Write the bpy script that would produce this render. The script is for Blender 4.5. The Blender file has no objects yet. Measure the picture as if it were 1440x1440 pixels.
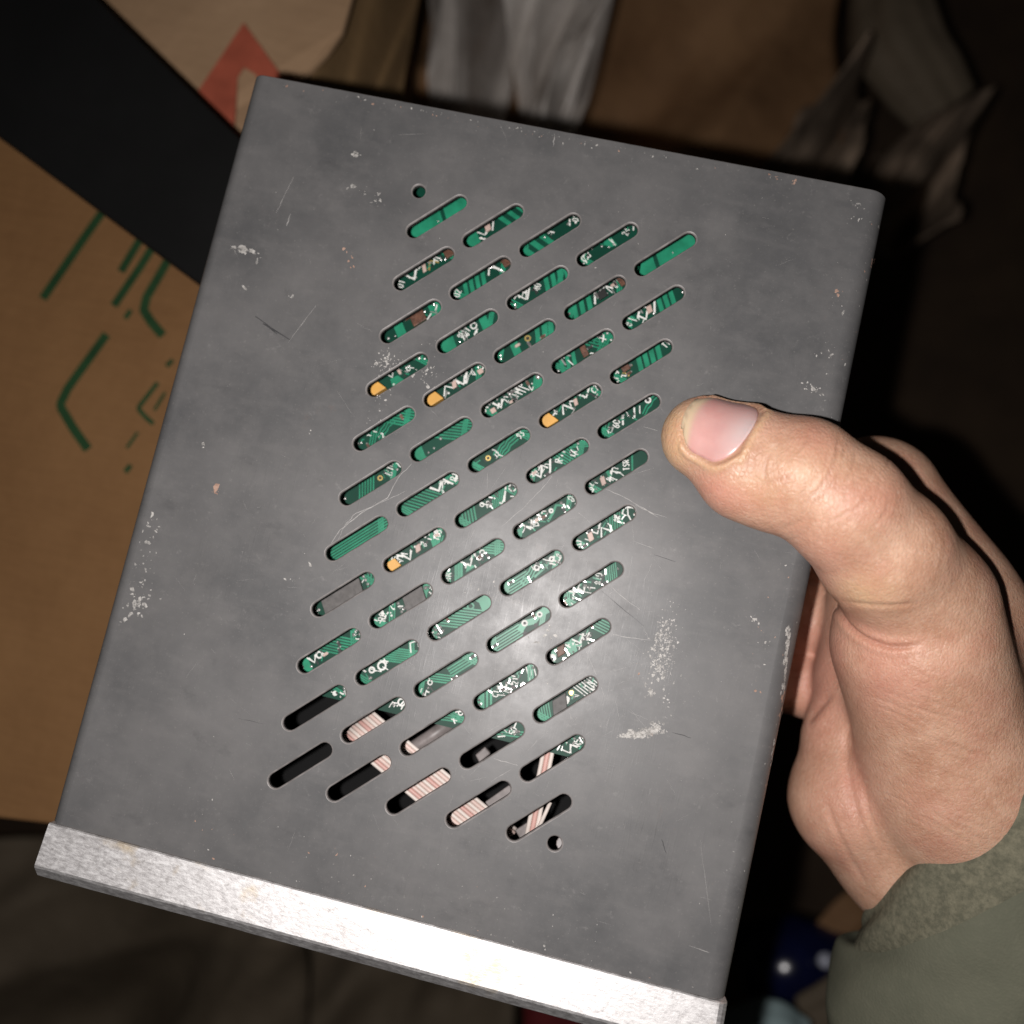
import bpy, bmesh, math, random
import numpy as np
from mathutils import Vector, Matrix
from mathutils.bvhtree import BVHTree
random.seed(7); rng = np.random.default_rng(11)
SC = bpy.context.scene; COL = SC.collection
S = 0.001                                   # everything below is measured in millimetres

# ------------------------------------------------------------------ camera
FPX = 1300.0                                # focal length in pixels of the 1440 px photograph
CAM = np.array([23.706, -18.747, 202.568])
RT = np.array([[0.97184974, -0.21907421, 0.08668665],
               [0.22670415, 0.96970752, -0.09095356],
               [-0.06413512, 0.10804542, 0.99207503]])
cd = bpy.data.cameras.new('camera'); cam = bpy.data.objects.new('camera', cd); COL.objects.link(cam)
M = Matrix.Identity(4)
for i in range(3):
    for j in range(3): M[i][j] = RT[i, j]
    M[i][3] = CAM[i]*S
cam.matrix_world = M
cd.sensor_width = 36; cd.lens = FPX/1440*36; cd.clip_start = .005; cd.clip_end = 20
cd.dof.use_dof = True; cd.dof.focus_distance = .200; cd.dof.aperture_fstop = 8.0
SC.camera = cam

# ------------------------------------------------------------------ light: the phone's flash beside the lens, almost nothing else
w = bpy.data.worlds.new('World'); SC.world = w; w.use_nodes = True
w.node_tree.nodes['Background'].inputs[0].default_value = (.9, .85, .8, 1)
w.node_tree.nodes['Background'].inputs[1].default_value = .006
fl = bpy.data.lights.new('phone_flash', 'POINT'); fl.energy = 2.45; fl.shadow_soft_size = .0022; fl.color = (1.0, .955, .93)
flo = bpy.data.objects.new('phone_flash', fl); COL.objects.link(flo)
flo.location = Vector((CAM + RT @ np.array([-17., -4.0, 2.]))*S)
SC.view_settings.view_transform = 'Standard'; SC.view_settings.look = 'None'
SC.view_settings.exposure = 0; SC.view_settings.gamma = 1; SC.view_settings.use_curve_mapping = False

# ------------------------------------------------------------------ helpers
def un(u, v, z=0.0):
    """a measured point of the photograph, taken at height z above the cover (mm)"""
    d = RT @ np.array([(u-720)/FPX, -(v-720)/FPX, -1.0])
    return CAM + d*((z-CAM[2])/d[2])
def proj(P):
    c = (np.asarray(P)-CAM) @ RT
    return np.stack([720+FPX*c[..., 0]/-c[..., 2], 720-FPX*c[..., 1]/-c[..., 2]], -1)
def tag(o, label=None, cat=None, group=None, kind=None):
    if label: o['label'] = label
    if cat: o['category'] = cat
    if group: o['group'] = group
    if kind: o['kind'] = kind
    return o
def empty(name, loc):
    o = bpy.data.objects.new(name, None); COL.objects.link(o); o.location = Vector(np.asarray(loc)*S)
    o.empty_display_size = .01; return o
def obj(name, V, F, mat, parent=None, smooth=False, mats=None, fm=None):
    V = np.asarray(V, float)*S
    off = np.array(parent.matrix_world.translation) if False else np.zeros(3)
    if parent is not None:
        p = parent
        while p is not None: off = off + np.array(p.location); p = p.parent
    me = bpy.data.meshes.new(name); me.from_pydata((V-off).tolist(), [], [list(map(int, f)) for f in F])
    for m in (mats or [mat]): me.materials.append(m)
    if fm is not None: me.polygons.foreach_set('material_index', np.asarray(fm, np.int32))
    if smooth: me.polygons.foreach_set('use_smooth', [True]*len(me.polygons))
    me.update()
    o = bpy.data.objects.new(name, me); COL.objects.link(o); o.parent = parent
    return o
class MB:
    def __init__(s): s.V = []; s.F = []; s.M = []
    def add(s, V, F, m=0):
        n = len(s.V); s.V += [tuple(map(float, v)) for v in V]; s.F += [[i+n for i in f] for f in F]; s.M += [m]*len(F)
    def box(s, c, h, ax=None, m=0):
        ax = np.eye(3) if ax is None else ax
        V = [np.asarray(c)+sx*h[0]*ax[0]+sy*h[1]*ax[1]+sz*h[2]*ax[2] for sx in (-1, 1) for sy in (-1, 1) for sz in (-1, 1)]
        s.add(V, [(0, 1, 3, 2), (4, 6, 7, 5), (0, 4, 5, 1), (2, 3, 7, 6), (0, 2, 6, 4), (1, 5, 7, 3)], m)
    def tube(s, P, R, n=10, m=0, cap=True):
        P = np.asarray(P, float); R = np.broadcast_to(np.asarray(R, float), (len(P),))
        T = np.gradient(P, axis=0); T /= np.linalg.norm(T, axis=1)[:, None]
        up = np.array([.13, .21, .97]); V = []
        for p, t, r in zip(P, T, R):
            a = np.cross(t, up); a /= np.linalg.norm(a); b = np.cross(t, a)
            V += [p+r*(math.cos(k*2*math.pi/n)*a+math.sin(k*2*math.pi/n)*b) for k in range(n)]
        F = [(i*n+k, i*n+(k+1) % n, (i+1)*n+(k+1) % n, (i+1)*n+k) for i in range(len(P)-1) for k in range(n)]
        if cap: F += [tuple(range(n))[::-1], tuple((len(P)-1)*n+k for k in range(n))]
        s.add(V, F, m)
    def prism(s, P, t, m=0):
        """closed slab: outline P (3-D points), thickness t downwards along its normal"""
        P = np.asarray(P, float); n = np.zeros(3)
        for i in range(len(P)): n += np.cross(P[i], P[(i+1) % len(P)])
        n /= np.linalg.norm(n)
        if n[2] < 0: P = P[::-1]; n = -n
        k = len(P); V = list(P)+list(P-n*t)
        s.add(V, [tuple(range(k)), tuple(range(2*k-1, k-1, -1))]+[(i, k+i, k+(i+1) % k, (i+1) % k) for i in range(k)], m)
    def flat(s, P, m=0):
        P = np.array(P, float); P[:, 2] += (len(s.F) % 61)*.0007
        if sum(np.cross(P[i][:2], P[(i+1) % len(P)][:2]) for i in range(len(P))) < 0: P = P[::-1]
        s.add(P, [tuple(range(len(P)))], m)
    def strip(s, P, wd, m=0):
        """flat band along a polyline in a plane of constant z"""
        P = np.array(P, float); P[:, 2] += (len(s.F) % 61)*.0007; T = np.gradient(P[:, :2], axis=0); T /= np.linalg.norm(T, axis=1)[:, None]+1e-12
        N = np.c_[-T[:, 1], T[:, 0], np.zeros(len(P))]; W = np.broadcast_to(np.asarray(wd, float), (len(P),))[:, None]/2
        L = P+N*W; Rr = P-N*W; k = len(P)
        s.add(list(L)+list(Rr), [(k+i, k+i+1, i+1, i) for i in range(k-1)], m)
    def build(s, name, mat, parent=None, smooth=False, mats=None):
        return obj(name, s.V, s.F, mat, parent, smooth, mats, s.M if mats else None)
def bevel(o, wd, seg=2, ang=40):
    m = o.modifiers.new('bevel', 'BEVEL'); m.width = wd*S; m.segments = seg; m.limit_method = 'ANGLE'; m.angle_limit = math.radians(ang)
    m.harden_normals = False
    return o

# ------------------------------------------------------------------ materials
class NT:
    def __init__(s, name):
        s.m = bpy.data.materials.new(name); s.m.use_nodes = True; s.t = s.m.node_tree
        s.b = s.t.nodes['Principled BSDF']; s.co = s.t.nodes.new('ShaderNodeTexCoord')
    def n(s, typ, **kw):
        x = s.t.nodes.new(typ)
        for k, v in kw.items(): setattr(x, k, v)
        return x
    def l(s, a, b): s.t.links.new(a, b)
    def mapping(s, scale=(1, 1, 1), rot=(0, 0, 0), loc=(0, 0, 0)):
        x = s.n('ShaderNodeMapping'); x.inputs['Scale'].default_value = scale; x.inputs['Rotation'].default_value = rot
        x.inputs['Location'].default_value = loc; s.l(s.co.outputs['Object'], x.inputs['Vector']); return x.outputs[0]
    def noise(s, scale, detail=4, rough=.55, vec=None, dist=0):
        x = s.n('ShaderNodeTexNoise'); x.inputs['Scale'].default_value = scale; x.inputs['Detail'].default_value = detail
        x.inputs['Roughness'].default_value = rough; x.inputs['Distortion'].default_value = dist
        s.l(vec if vec is not None else s.co.outputs['Object'], x.inputs['Vector']); return x.outputs['Fac']
    def voro(s, scale, feat='F1', vec=None):
        x = s.n('ShaderNodeTexVoronoi', feature=feat); x.inputs['Scale'].default_value = scale
        s.l(vec if vec is not None else s.co.outputs['Object'], x.inputs['Vector']); return x.outputs['Distance']
    def ramp(s, fac, stops):
        x = s.n('ShaderNodeValToRGB'); e = x.color_ramp.elements
        while len(e) < len(stops): e.new(.5)
        for el, (p, c) in zip(e, stops):
            el.position = p; el.color = (c, c, c, 1) if isinstance(c, (int, float)) else (*c, 1)
        s.l(fac, x.inputs['Fac']); return x.outputs['Color']
    def mix(s, fac, a, b, mode='MIX'):
        x = s.n('ShaderNodeMix', data_type='RGBA', blend_type=mode)
        for sock, v in ((x.inputs[0], fac), (x.inputs[6], a), (x.inputs[7], b)):
            if isinstance(v, (int, float)): sock.default_value = v
            elif isinstance(v, tuple): sock.default_value = (*v, 1)
            else: s.l(v, sock)
        return x.outputs[2]
    def math(s, op, a, b=0.0):
        x = s.n('ShaderNodeMath', operation=op)
        for sock, v in ((x.inputs[0], a), (x.inputs[1], b)):
            if isinstance(v, (int, float)): sock.default_value = v
            else: s.l(v, sock)
        return x.outputs[0]
    def set(s, **kw):
        for k, v in kw.items():
            i = s.b.inputs[{'color': 'Base Color', 'rough': 'Roughness', 'metal': 'Metallic', 'spec': 'Specular IOR Level', 'sss': 'Subsurface Weight', 'trans': 'Transmission Weight', 'alpha': 'Alpha', 'coat': 'Coat Weight'}[k]]
            if isinstance(v, (int, float)): i.default_value = v
            elif isinstance(v, tuple): i.default_value = (*v, 1)
            else: s.l(v, i)
        return s
    def bump(s, h, strength=.3, dist=.1, prev=None):
        x = s.n('ShaderNodeBump'); x.inputs['Strength'].default_value = strength; x.inputs['Distance'].default_value = dist*S
        s.l(h, x.inputs['Height'])
        if prev is not None: s.l(prev, x.inputs['Normal'])
        s.l(x.outputs[0], s.b.inputs['Normal']); return x.outputs[0]
def simple(name, c, rough=.5, metal=0, spec=.5, var=.25, nscale=120, bump=0.0, bscale=600):
    t = NT(name); f = t.noise(nscale, 5)
    t.set(color=t.mix(t.ramp(f, [(.3, 0), (.7, 1)]), tuple(x*(1-var) for x in c), tuple(min(1, x*(1+var)) for x in c)), rough=rough, metal=metal, spec=spec)
    if bump: t.bump(t.noise(bscale, 4), bump, .3)
    return t.m

def mat_cover():
    t = NT('grey_painted_steel')
    big = t.noise(28, 5, .6); mid = t.noise(130, 6, .65); fine = t.noise(900, 4, .6)
    c = t.mix(t.ramp(big, [(.38, 0), (.64, 1)]), (.088, .088, .090), (.132, .129, .129))
    c = t.mix(t.math('MULTIPLY', t.ramp(mid, [(.45, 0), (.75, 1)]), .42), c, (.168, .162, .160))
    dark = t.noise(75, 6, .7, t.mapping((1, 1.6, 1), loc=(.3, .1, 0)))
    c = t.mix(t.math('MULTIPLY', t.ramp(dark, [(.58, 0), (.74, 1)]), .5), c, (.066, .066, .068))
    dust = t.noise(320, 8, .8, t.mapping(loc=(.7, .2, 0)))
    c = t.mix(t.math('MULTIPLY', t.ramp(dust, [(.60, 0), (.74, 1)]), .5), c, (.26, .25, .245))
    sp = t.noise(1500, 3, .7, t.mapping(loc=(.1, .6, 0)))
    c = t.mix(t.math('MULTIPLY', t.ramp(sp, [(.62, 0), (.70, 1)]), .35), c, (.24, .225, .215))
    smear = t.noise(1, 5, .65, t.mapping((70, 260, 1), (0, 0, .9)))
    c = t.mix(t.math('MULTIPLY', t.ramp(smear, [(.52, 0), (.72, 1)]), .25), c, (.175, .168, .166))
    rust = t.noise(60, 7, .7, t.mapping(loc=(.9, .5, .1)))
    c = t.mix(t.math('MULTIPLY', t.ramp(rust, [(.68, 0), (.78, 1)]), .35), c, (.19, .125, .10))
    t.set(color=c, spec=.5)
    r = t.ramp(t.noise(90, 6, .7, t.mapping(loc=(.2, .8, 0))), [(.3, .37), (.7, .50)])
    hair = t.noise(1, 3, .6, t.mapping((2600, 160, 1), (0, 0, .35)))
    hair2 = t.noise(1, 3, .6, t.mapping((170, 2400, 1), (0, 0, .2)))
    hair3 = t.noise(1, 3, .6, t.mapping((2000, 130, 1), (0, 0, -.75)))
    hm = t.ramp(t.noise(48, 5, .65, t.mapping(loc=(.5, .3, 0))), [(.42, 0), (.66, 1)]); hm2 = t.ramp(t.noise(60, 5, .65, t.mapping(loc=(.1, .9, 0))), [(.5, 0), (.68, 1)])
    hh = t.math('ADD', t.math('MULTIPLY', t.ramp(hair, [(.54, 0), (.74, 1)]), hm), t.math('MULTIPLY', t.math('ADD', t.ramp(hair2, [(.58, 0), (.78, .6)]), t.ramp(hair3, [(.56, 0), (.76, .8)])), hm2))
    t.set(rough=t.math('SUBTRACT', r, t.math('MULTIPLY', hh, .09)))
    b = t.bump(fine, .10, .05)
    b = t.bump(t.noise(24, 2), .35, .25, b)
    b = t.bump(hh, .20, .04, b)
    return t.m
def mat_strip():
    t = NT('bare_scuffed_aluminium')
    g = t.noise(1, 5, .7, t.mapping((500, 1300, 400), (0, 0, .5))); g2 = t.noise(160, 6, .7)
    c = t.mix(t.ramp(g, [(.35, 0), (.65, 1)]), (.64, .62, .62), (.86, .85, .85))
    c = t.mix(t.math('MULTIPLY', t.ramp(t.noise(75, 5, .6, t.mapping(loc=(.4, .4, 0))), [(.58, 0), (.70, 1)]), .9), c, (.66, .55, .40))
    c = t.mix(t.math('MULTIPLY', t.ramp(t.noise(420, 6, .75), [(.56, 0), (.70, 1)]), .7), c, (.34, .32, .31))
    c = t.mix(t.math('MULTIPLY', t.ramp(t.noise(30, 4, .6, t.mapping(loc=(.15, .9, 0))), [(.5, 0), (.72, 1)]), .45), c, (.42, .39, .38))
    c = t.mix(t.math('MULTIPLY', t.ramp(g2, [(.60, 0), (.75, 1)]), .55), c, (.30, .28, .28))
    t.set(color=c, metal=.85, rough=t.ramp(g, [(.3, .46), (.7, .62)]))
    b = t.bump(g, .45, .12); t.bump(t.noise(1400, 3), .25, .06, b)
    return t.m
def mat_skin():
    t = NT('skin')
    at = t.n('ShaderNodeAttribute', attribute_name='tone'); sep = t.n('ShaderNodeSeparateColor'); t.l(at.outputs['Color'], sep.inputs[0])
    blot = t.noise(110, 7, .68)
    c = t.mix(t.ramp(blot, [(.35, 0), (.68, 1)]), (.49, .262, .170), (.68, .425, .298))
    c = t.mix(sep.outputs[0], c, (.62, .28, .21))          # pinker
    c = t.mix(sep.outputs[1], c, (.66, .43, .24))          # yellower, callused
    c = t.mix(sep.outputs[2], c, (.30, .13, .085))         # crease dirt
    pores = t.voro(1500); lines = t.voro(1050, 'DISTANCE_TO_EDGE', t.mapping((1, .5, 1), (0, 0, .6)))
    fl2 = t.noise(900, 5, .7); c = t.mix(t.math('MULTIPLY', t.ramp(fl2, [(.55, 0), (.72, 1)]), .35), c, (.80, .60, .48)); c = t.mix(t.math('MULTIPLY', t.ramp(fl2, [(.28, 1), (.45, 0)]), .3), c, (.42, .20, .13))
    red = t.noise(55, 5, .65, t.mapping(loc=(.3, .3, .7))); c = t.mix(t.math('MULTIPLY', t.ramp(red, [(.48, 0), (.70, 1)]), .45), c, (.58, .25, .19))
    speck = t.noise(1700, 3, .6)
    c = t.mix(t.math('MULTIPLY', t.ramp(speck, [(.55, 0), (.75, 1)]), .25), c, (.72, .50, .38))
    t.set(color=c, rough=t.ramp(t.noise(240, 4), [(.3, .34), (.7, .58)]), spec=.5, sss=.18)
    t.b.inputs['Subsurface Radius'].default_value = (1.0, .38, .22); t.b.inputs['Subsurface Scale'].default_value = .0022
    b = t.bump(t.ramp(lines, [(0, 0), (.16, 1)]), .42, .10)
    b = t.bump(pores, .50, .12, b); b = t.bump(t.noise(420, 6, .7), .55, .28, b)
    return t.m
def mat_nail():
    t = NT('fingernail')
    at = t.n('ShaderNodeAttribute', attribute_name='nail'); sep = t.n('ShaderNodeSeparateColor'); t.l(at.outputs['Color'], sep.inputs[0])
    n = t.noise(200, 4)
    c = t.mix(t.ramp(n, [(.3, 0), (.7, 1)]), (.60, .30, .275), (.66, .37, .335))
    c = t.mix(sep.outputs[1], c, (.64, .50, .49))          # lunula
    c = t.mix(sep.outputs[0], c, (.66, .50, .34))          # free edge
    c = t.mix(sep.outputs[2], c, (.16, .10, .07))          # dirt line
    t.set(color=c, rough=.30, spec=.5, sss=.25)
    t.b.inputs['Subsurface Radius'].default_value = (1, .4, .3); t.b.inputs['Subsurface Scale'].default_value = .0012
    t.bump(t.noise(1, 3, .5, t.mapping((300, 1500, 300), (0, 0, -.4))), .15, .06)
    return t.m
def mat_card(name, a, b_, fold=.3):
    t = NT(name); f = t.noise(14, 5, .6); g = t.noise(1, 4, .6, t.mapping((60, 900, 60), (0, 0, .5)))
    c = t.mix(t.ramp(f, [(.3, 0), (.7, 1)]), a, b_)
    c = t.mix(t.math('MULTIPLY', t.ramp(g, [(.4, 0), (.7, 1)]), .18), c, tuple(min(1, x*1.3) for x in b_))
    t.set(color=c, rough=.75, spec=.25); b = t.bump(g, .12, .1); t.bump(t.noise(22, 4), fold, 4, b); return t.m
def mat_fabric():
    t = NT('olive_fabric'); f = t.noise(500, 6, .75); g = t.noise(60, 4)
    c = t.mix(t.ramp(g, [(.3, 0), (.7, 1)]), (.105, .108, .078), (.135, .135, .098))
    c = t.mix(t.math('MULTIPLY', t.ramp(f, [(.5, 0), (.75, 1)]), .35), c, (.17, .165, .12)); t.set(color=c, rough=.85, spec=.15)
    wv = t.voro(1600); b = t.bump(wv, .4, .15); t.bump(g, .3, 1, b); return t.m
def mat_pile():
    t = NT('olive_pilled_fabric'); f = t.noise(420, 6, .8); g = t.voro(520)
    c = t.mix(t.ramp(f, [(.4, 0), (.68, 1)]), (.105, .103, .074), (.20, .187, .132))
    c = t.mix(t.ramp(g, [(.0, .5), (.35, 0)]), c, (.23, .21, .15)); t.set(color=c, rough=.9, spec=.1)
    b = t.bump(f, .55, .45); t.bump(g, .4, .3, b); return t.m
def mat_chip():
    t = NT('chipped_paint'); f = t.noise(700, 6, .75)
    t.set(color=t.mix(t.ramp(f, [(.3, 0), (.65, 1)]), (.22, .21, .20), (.58, .56, .53)), rough=.6, alpha=t.ramp(t.noise(1300, 4, .7), [(.36, .15), (.54, 1)]))
    t.bump(f, .6, .15); return t.m
def mat_rust():
    t = NT('rust'); f = t.noise(500, 6, .75)
    t.set(color=t.mix(t.ramp(f, [(.3, 0), (.65, 1)]), (.22, .12, .085), (.48, .32, .25)), rough=.8); t.bump(f, .6, .15); return t.m
def mat_bag():
    t = NT('clear_plastic_film'); f = t.noise(30, 5)
    t.set(color=t.mix(f, (.56, .50, .45), (.82, .77, .72)), rough=.28, spec=.6, alpha=t.ramp(f, [(.3, .35), (.7, .8)])); t.bump(t.noise(60, 5, .6), .5, 3); return t.m
MT = dict(
    cover=mat_cover(), strip=mat_strip(), skin=mat_skin(), nail=mat_nail(), fabric=mat_fabric(), pile=mat_pile(), chip=mat_chip(), rust=mat_rust(), bag=mat_bag(),
    scratch=simple('bright_scratch', (.34, .33, .32), .5, 0, .4, .3, 900),
    rim=simple('worn_slot_rim', (.20, .185, .18), .45, 0, .5, .35, 400),  # worn paint, lightened so the slot rims carry a painted bevel highlight
    darkmark=simple('dark_scuff', (.035, .035, .037), .6),
    edge=simple('raw_cut_edge', (.045, .043, .043), .55, .2),
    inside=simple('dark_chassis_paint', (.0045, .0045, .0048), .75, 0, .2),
    board=simple('green_solder_mask', (.004, .050, .031), .42, 0, .22, .3, 60),
    trace=simple('green_copper_trace', (.018, .235, .130), .38, .0, .32, .25, 260),
    silk=simple('white_silkscreen', (.74, .74, .71), .6, 0, .3, .1, 300),
    solder=simple('tin_solder', (.80, .79, .77), .25, .75, .5, .15, 300),
    gold=simple('gold_pad', (.62, .46, .16), .35, .6), ochre=simple('ochre_dipped_resin', (.68, .36, .075), .45, 0, .5, .15),
    ic=simple('grey_chip_resin', (.105, .098, .095), .55, 0, .4, .25, 700, .2), brown=simple('brown_resin', (.11, .046, .026), .5, 0, .5, .5, 900, .3, 1500),
    blackres=simple('black_resin', (.014, .014, .014), .5), pinkbody=simple('pinkish_ceramic', (.52, .38, .33), .45),
    wirew=simple('cream_wire_sheath', (.68, .60, .55), .5, 0, .5, .1), wirep=simple('pale_pink_wire_sheath', (.66, .50, .45), .5, 0, .5, .12), wirer=simple('pinkish_red_wire_sheath', (.60, .36, .32), .5, 0, .5, .15),
    greycable=simple('grey_cable_sheath', (.20, .175, .17), .45, 0, .5, .3, 400),
    cardA=mat_card('tan_carton', (.32, .20, .112), (.42, .275, .165), .6), cardB=mat_card('brown_carton', (.185, .092, .036), (.25, .132, .054), .6),
    kraft=mat_card('kraft_paper', (.16, .096, .043), (.23, .145, .068), .6), floor=mat_card('dark_dusty_floor', (.05, .034, .024), (.10, .065, .04), .5),
    redink=simple('faded_red_print', (.40, .095, .055), .75, 0, .2, .18, 90), greenink=simple('dark_green_print', (.018, .055, .020), .7, 0, .2, .2, 150),
    black=simple('matte_black_plastic', (.0045, .0045, .0045), .62, 0, .25, .3, 30), rag=simple('dirty_pale_cloth', (.22, .165, .12), .9, 0, .2, .75, 30, 1.0, 70),
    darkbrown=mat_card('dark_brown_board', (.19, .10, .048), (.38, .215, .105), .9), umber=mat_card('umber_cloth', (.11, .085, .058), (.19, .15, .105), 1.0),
    redpl=simple('dark_red_plastic', (.11, .012, .014), .4, 0, .4), bluepl=simple('dark_blue_glossy_plastic', (.004, .006, .035), .2, 0, .6),
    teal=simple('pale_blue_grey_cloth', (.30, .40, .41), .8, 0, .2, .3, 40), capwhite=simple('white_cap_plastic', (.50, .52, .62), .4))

# ================================================================== the metal case
case = empty('metal_case', (0, 0, -42))
tag(case, 'worn dark grey steel case with rows of slanted slots, held in the hand', 'metal case')
X0, X1, YT, YB = -77.97, 72.57, 88.39, -89.8
TH = 1.2
DX, SKY, DY = 13.24, 0.443, 12.7
ROT = math.radians(44.8); HL = 15.7/2; HW = 1.62
def slot_c(i, j):
    k = i-2; r = 5-j
    return np.array([k*DX, r*DY+k*SKY])
def capsule(c, hl, hw, rot, n=9):
    a = np.array([math.cos(rot), math.sin(rot)]); b = np.array([-a[1], a[0]]); P = []
    for e in (1, -1):
        for k in range(n):
            t = -math.pi/2+math.pi*k/(n-1)
            P.append(np.asarray(c)+e*(a*(hl-hw)+a*hw*math.cos(t)+b*hw*math.sin(t)))
    return np.array(P)
def circle(c, r, n=22): return np.array([[c[0]+r*math.cos(2*math.pi*k/n), c[1]+r*math.sin(2*math.pi*k/n)] for k in range(n)])
BV = .36
holes = [(lambda e, c=slot_c(i, j): capsule(c, HL+e, HW+e, ROT)) for i in range(5) for j in range(11)]
holes += [(lambda e: circle((-32, 67.7), 1.5+e)), (lambda e: circle((30.9, -67), 1.5+e))]
RL, RR = 3.0, 4.6
bm = bmesh.new(); SQ = []
def loop(P, z): return [bm.verts.new((p[0], p[1], z)) for p in P]
def ring_edges(vs):
    return [bm.edges.new((vs[k], vs[(k+1) % len(vs)])) for k in range(len(vs))]
fy = np.linspace(YB+.5, YT-.25, 9)
outer = [(X0+RL, y) for y in fy[::-1]]+[(X1-RR, y) for y in fy]
vo = loop(outer, 0); E = ring_edges(vo); tops = []
for h in holes:
    vs = loop(h(BV), 0); tops.append(vs); E += ring_edges(vs)
bmesh.ops.triangle_fill(bm, use_beauty=True, use_dissolve=False, edges=E)
for f in bm.faces:
    if f.normal.z < 0: f.normal_flip()
for h, vs in zip(holes, tops):                       # rounded rim, then the cut wall
    prev = vs
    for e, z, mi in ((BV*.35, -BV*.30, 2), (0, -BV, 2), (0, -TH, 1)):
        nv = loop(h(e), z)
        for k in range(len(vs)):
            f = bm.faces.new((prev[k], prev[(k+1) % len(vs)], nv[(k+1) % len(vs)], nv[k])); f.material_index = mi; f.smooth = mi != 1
        prev = nv
DEPTH = 40
for side, vs in ((0, vo[:9][::-1]), (1, vo[9:])):    # the bends and the two side walls
    prev = vs; R = (RL, RR)[side]; sg = (-1, 1)[side]; xc = (X0+RL, X1-RR)[side]
    prof = [(xc+sg*R*math.sin(a), -R+R*math.cos(a)) for a in np.linspace(0, math.pi/2, 11)[1:]]+[((X0, X1)[side], -DEPTH)]
    for px, pz in prof:
        nv = [bm.verts.new((px, v.co.y, pz)) for v in vs]
        for k in range(8):
            f = bm.faces.new((prev[k], prev[k+1], nv[k+1], nv[k])); f.smooth = True
            q = f.calc_center_median(); f.normal_update()
            if f.normal.dot(Vector((q.x, 0, q.z+30))) < 0: f.normal_flip()
        prev = nv
# free edges of the sheet: a worn rounded lip and the inner face 1.2 mm further in
bd = [e for e in bm.edges if e.is_boundary]
me = bpy.data.meshes.new('cover')
bm.normal_update(); bm.to_mesh(me); bm.free()
Vc = np.array([v.co[:] for v in me.vertices]); Fc = [list(p.vertices) for p in me.polygons]
fmi = [p.material_index for p in me.polygons]; fsm = [p.use_smooth for p in me.polygons]
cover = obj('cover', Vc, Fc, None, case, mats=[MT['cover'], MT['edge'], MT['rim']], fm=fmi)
cover.data.polygons.foreach_set('use_smooth', fsm)
def prof_pts(off):
    P = [(X0+off, -DEPTH)]
    P += [(X0+RL-(RL-off)*math.cos(a), -RL+(RL-off)*math.sin(a)) for a in np.linspace(0, math.pi/2, 9)]
    P += [(X1-RR+(RR-off)*math.sin(a), -RR+(RR-off)*math.cos(a)) for a in np.linspace(0, math.pi/2, 9)]
    return P+[(X1-off, -DEPTH)]
def lip(y, s):
    A, B, C = prof_pts(0), prof_pts(.25), prof_pts(TH)
    rows = [[(p[0], y, p[1]) for p in A], [(p[0], y+s*.2, p[1]) for p in prof_pts(.12)], [(p[0], y+s*.25, p[1]) for p in B], [(p[0], y+s*.25, p[1]) for p in C]]
    n = len(A); V = [q for r in rows for q in r]
    lin = MB(); lin.add(V, [(r*n+k, r*n+k+1, (r+1)*n+k+1, (r+1)*n+k)[::s] for r in range(3) for k in range(n-1)])
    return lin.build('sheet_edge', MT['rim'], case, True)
lip(YT-.25, 1); lip(YB+.5, -1)
# chassis: floor, rear wall, inner tray
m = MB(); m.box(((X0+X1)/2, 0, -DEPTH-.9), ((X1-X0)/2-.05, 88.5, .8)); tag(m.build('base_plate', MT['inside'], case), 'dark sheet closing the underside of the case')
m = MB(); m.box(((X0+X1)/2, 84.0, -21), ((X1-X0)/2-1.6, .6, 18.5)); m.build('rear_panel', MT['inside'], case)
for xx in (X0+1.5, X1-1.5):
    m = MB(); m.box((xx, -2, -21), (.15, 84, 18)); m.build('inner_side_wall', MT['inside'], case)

# bare metal front strip with chamfered lower edge
def front_strip():
    prof = [(-89.75, -.55), (-90.0, -.28), (-98.6, .95), (-99.2, .8), (-101.5, -1.5), (-101.9, -2.4), (-101.9, -38), (-89.75, -38)]
    xs = [X0-.1]+list(np.linspace(X0+.2, X1-1.6, 40))+[X1-.7, X1-.1, X1+.15]
    V = []; n = len(prof)
    for k, x in enumerate(xs):
        e = max(0, x-(X1-1.6)); dz = -.35*e*e if e else 0
        nz = rng.normal(0, .045, n)
        V += [(x, y+(nz[q] if q in (3, 4) else 0), z+dz+(nz[q] if q in (3, 4, 5) else 0)) for q, (y, z) in enumerate(prof)]
    F = [(a*n+b, (a+1)*n+b, (a+1)*n+(b+1) % n, a*n+(b+1) % n)[::-1] for a in range(len(xs)-1) for b in range(n)]
    F += [tuple(range(n))[::-1], tuple((len(xs)-1)*n+k for k in range(n))]
    return obj('front_strip', V, F, MT['strip'], case)
fs = front_strip(); tag(fs, 'bright bare metal strip along the lower edge of the cover')

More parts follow.
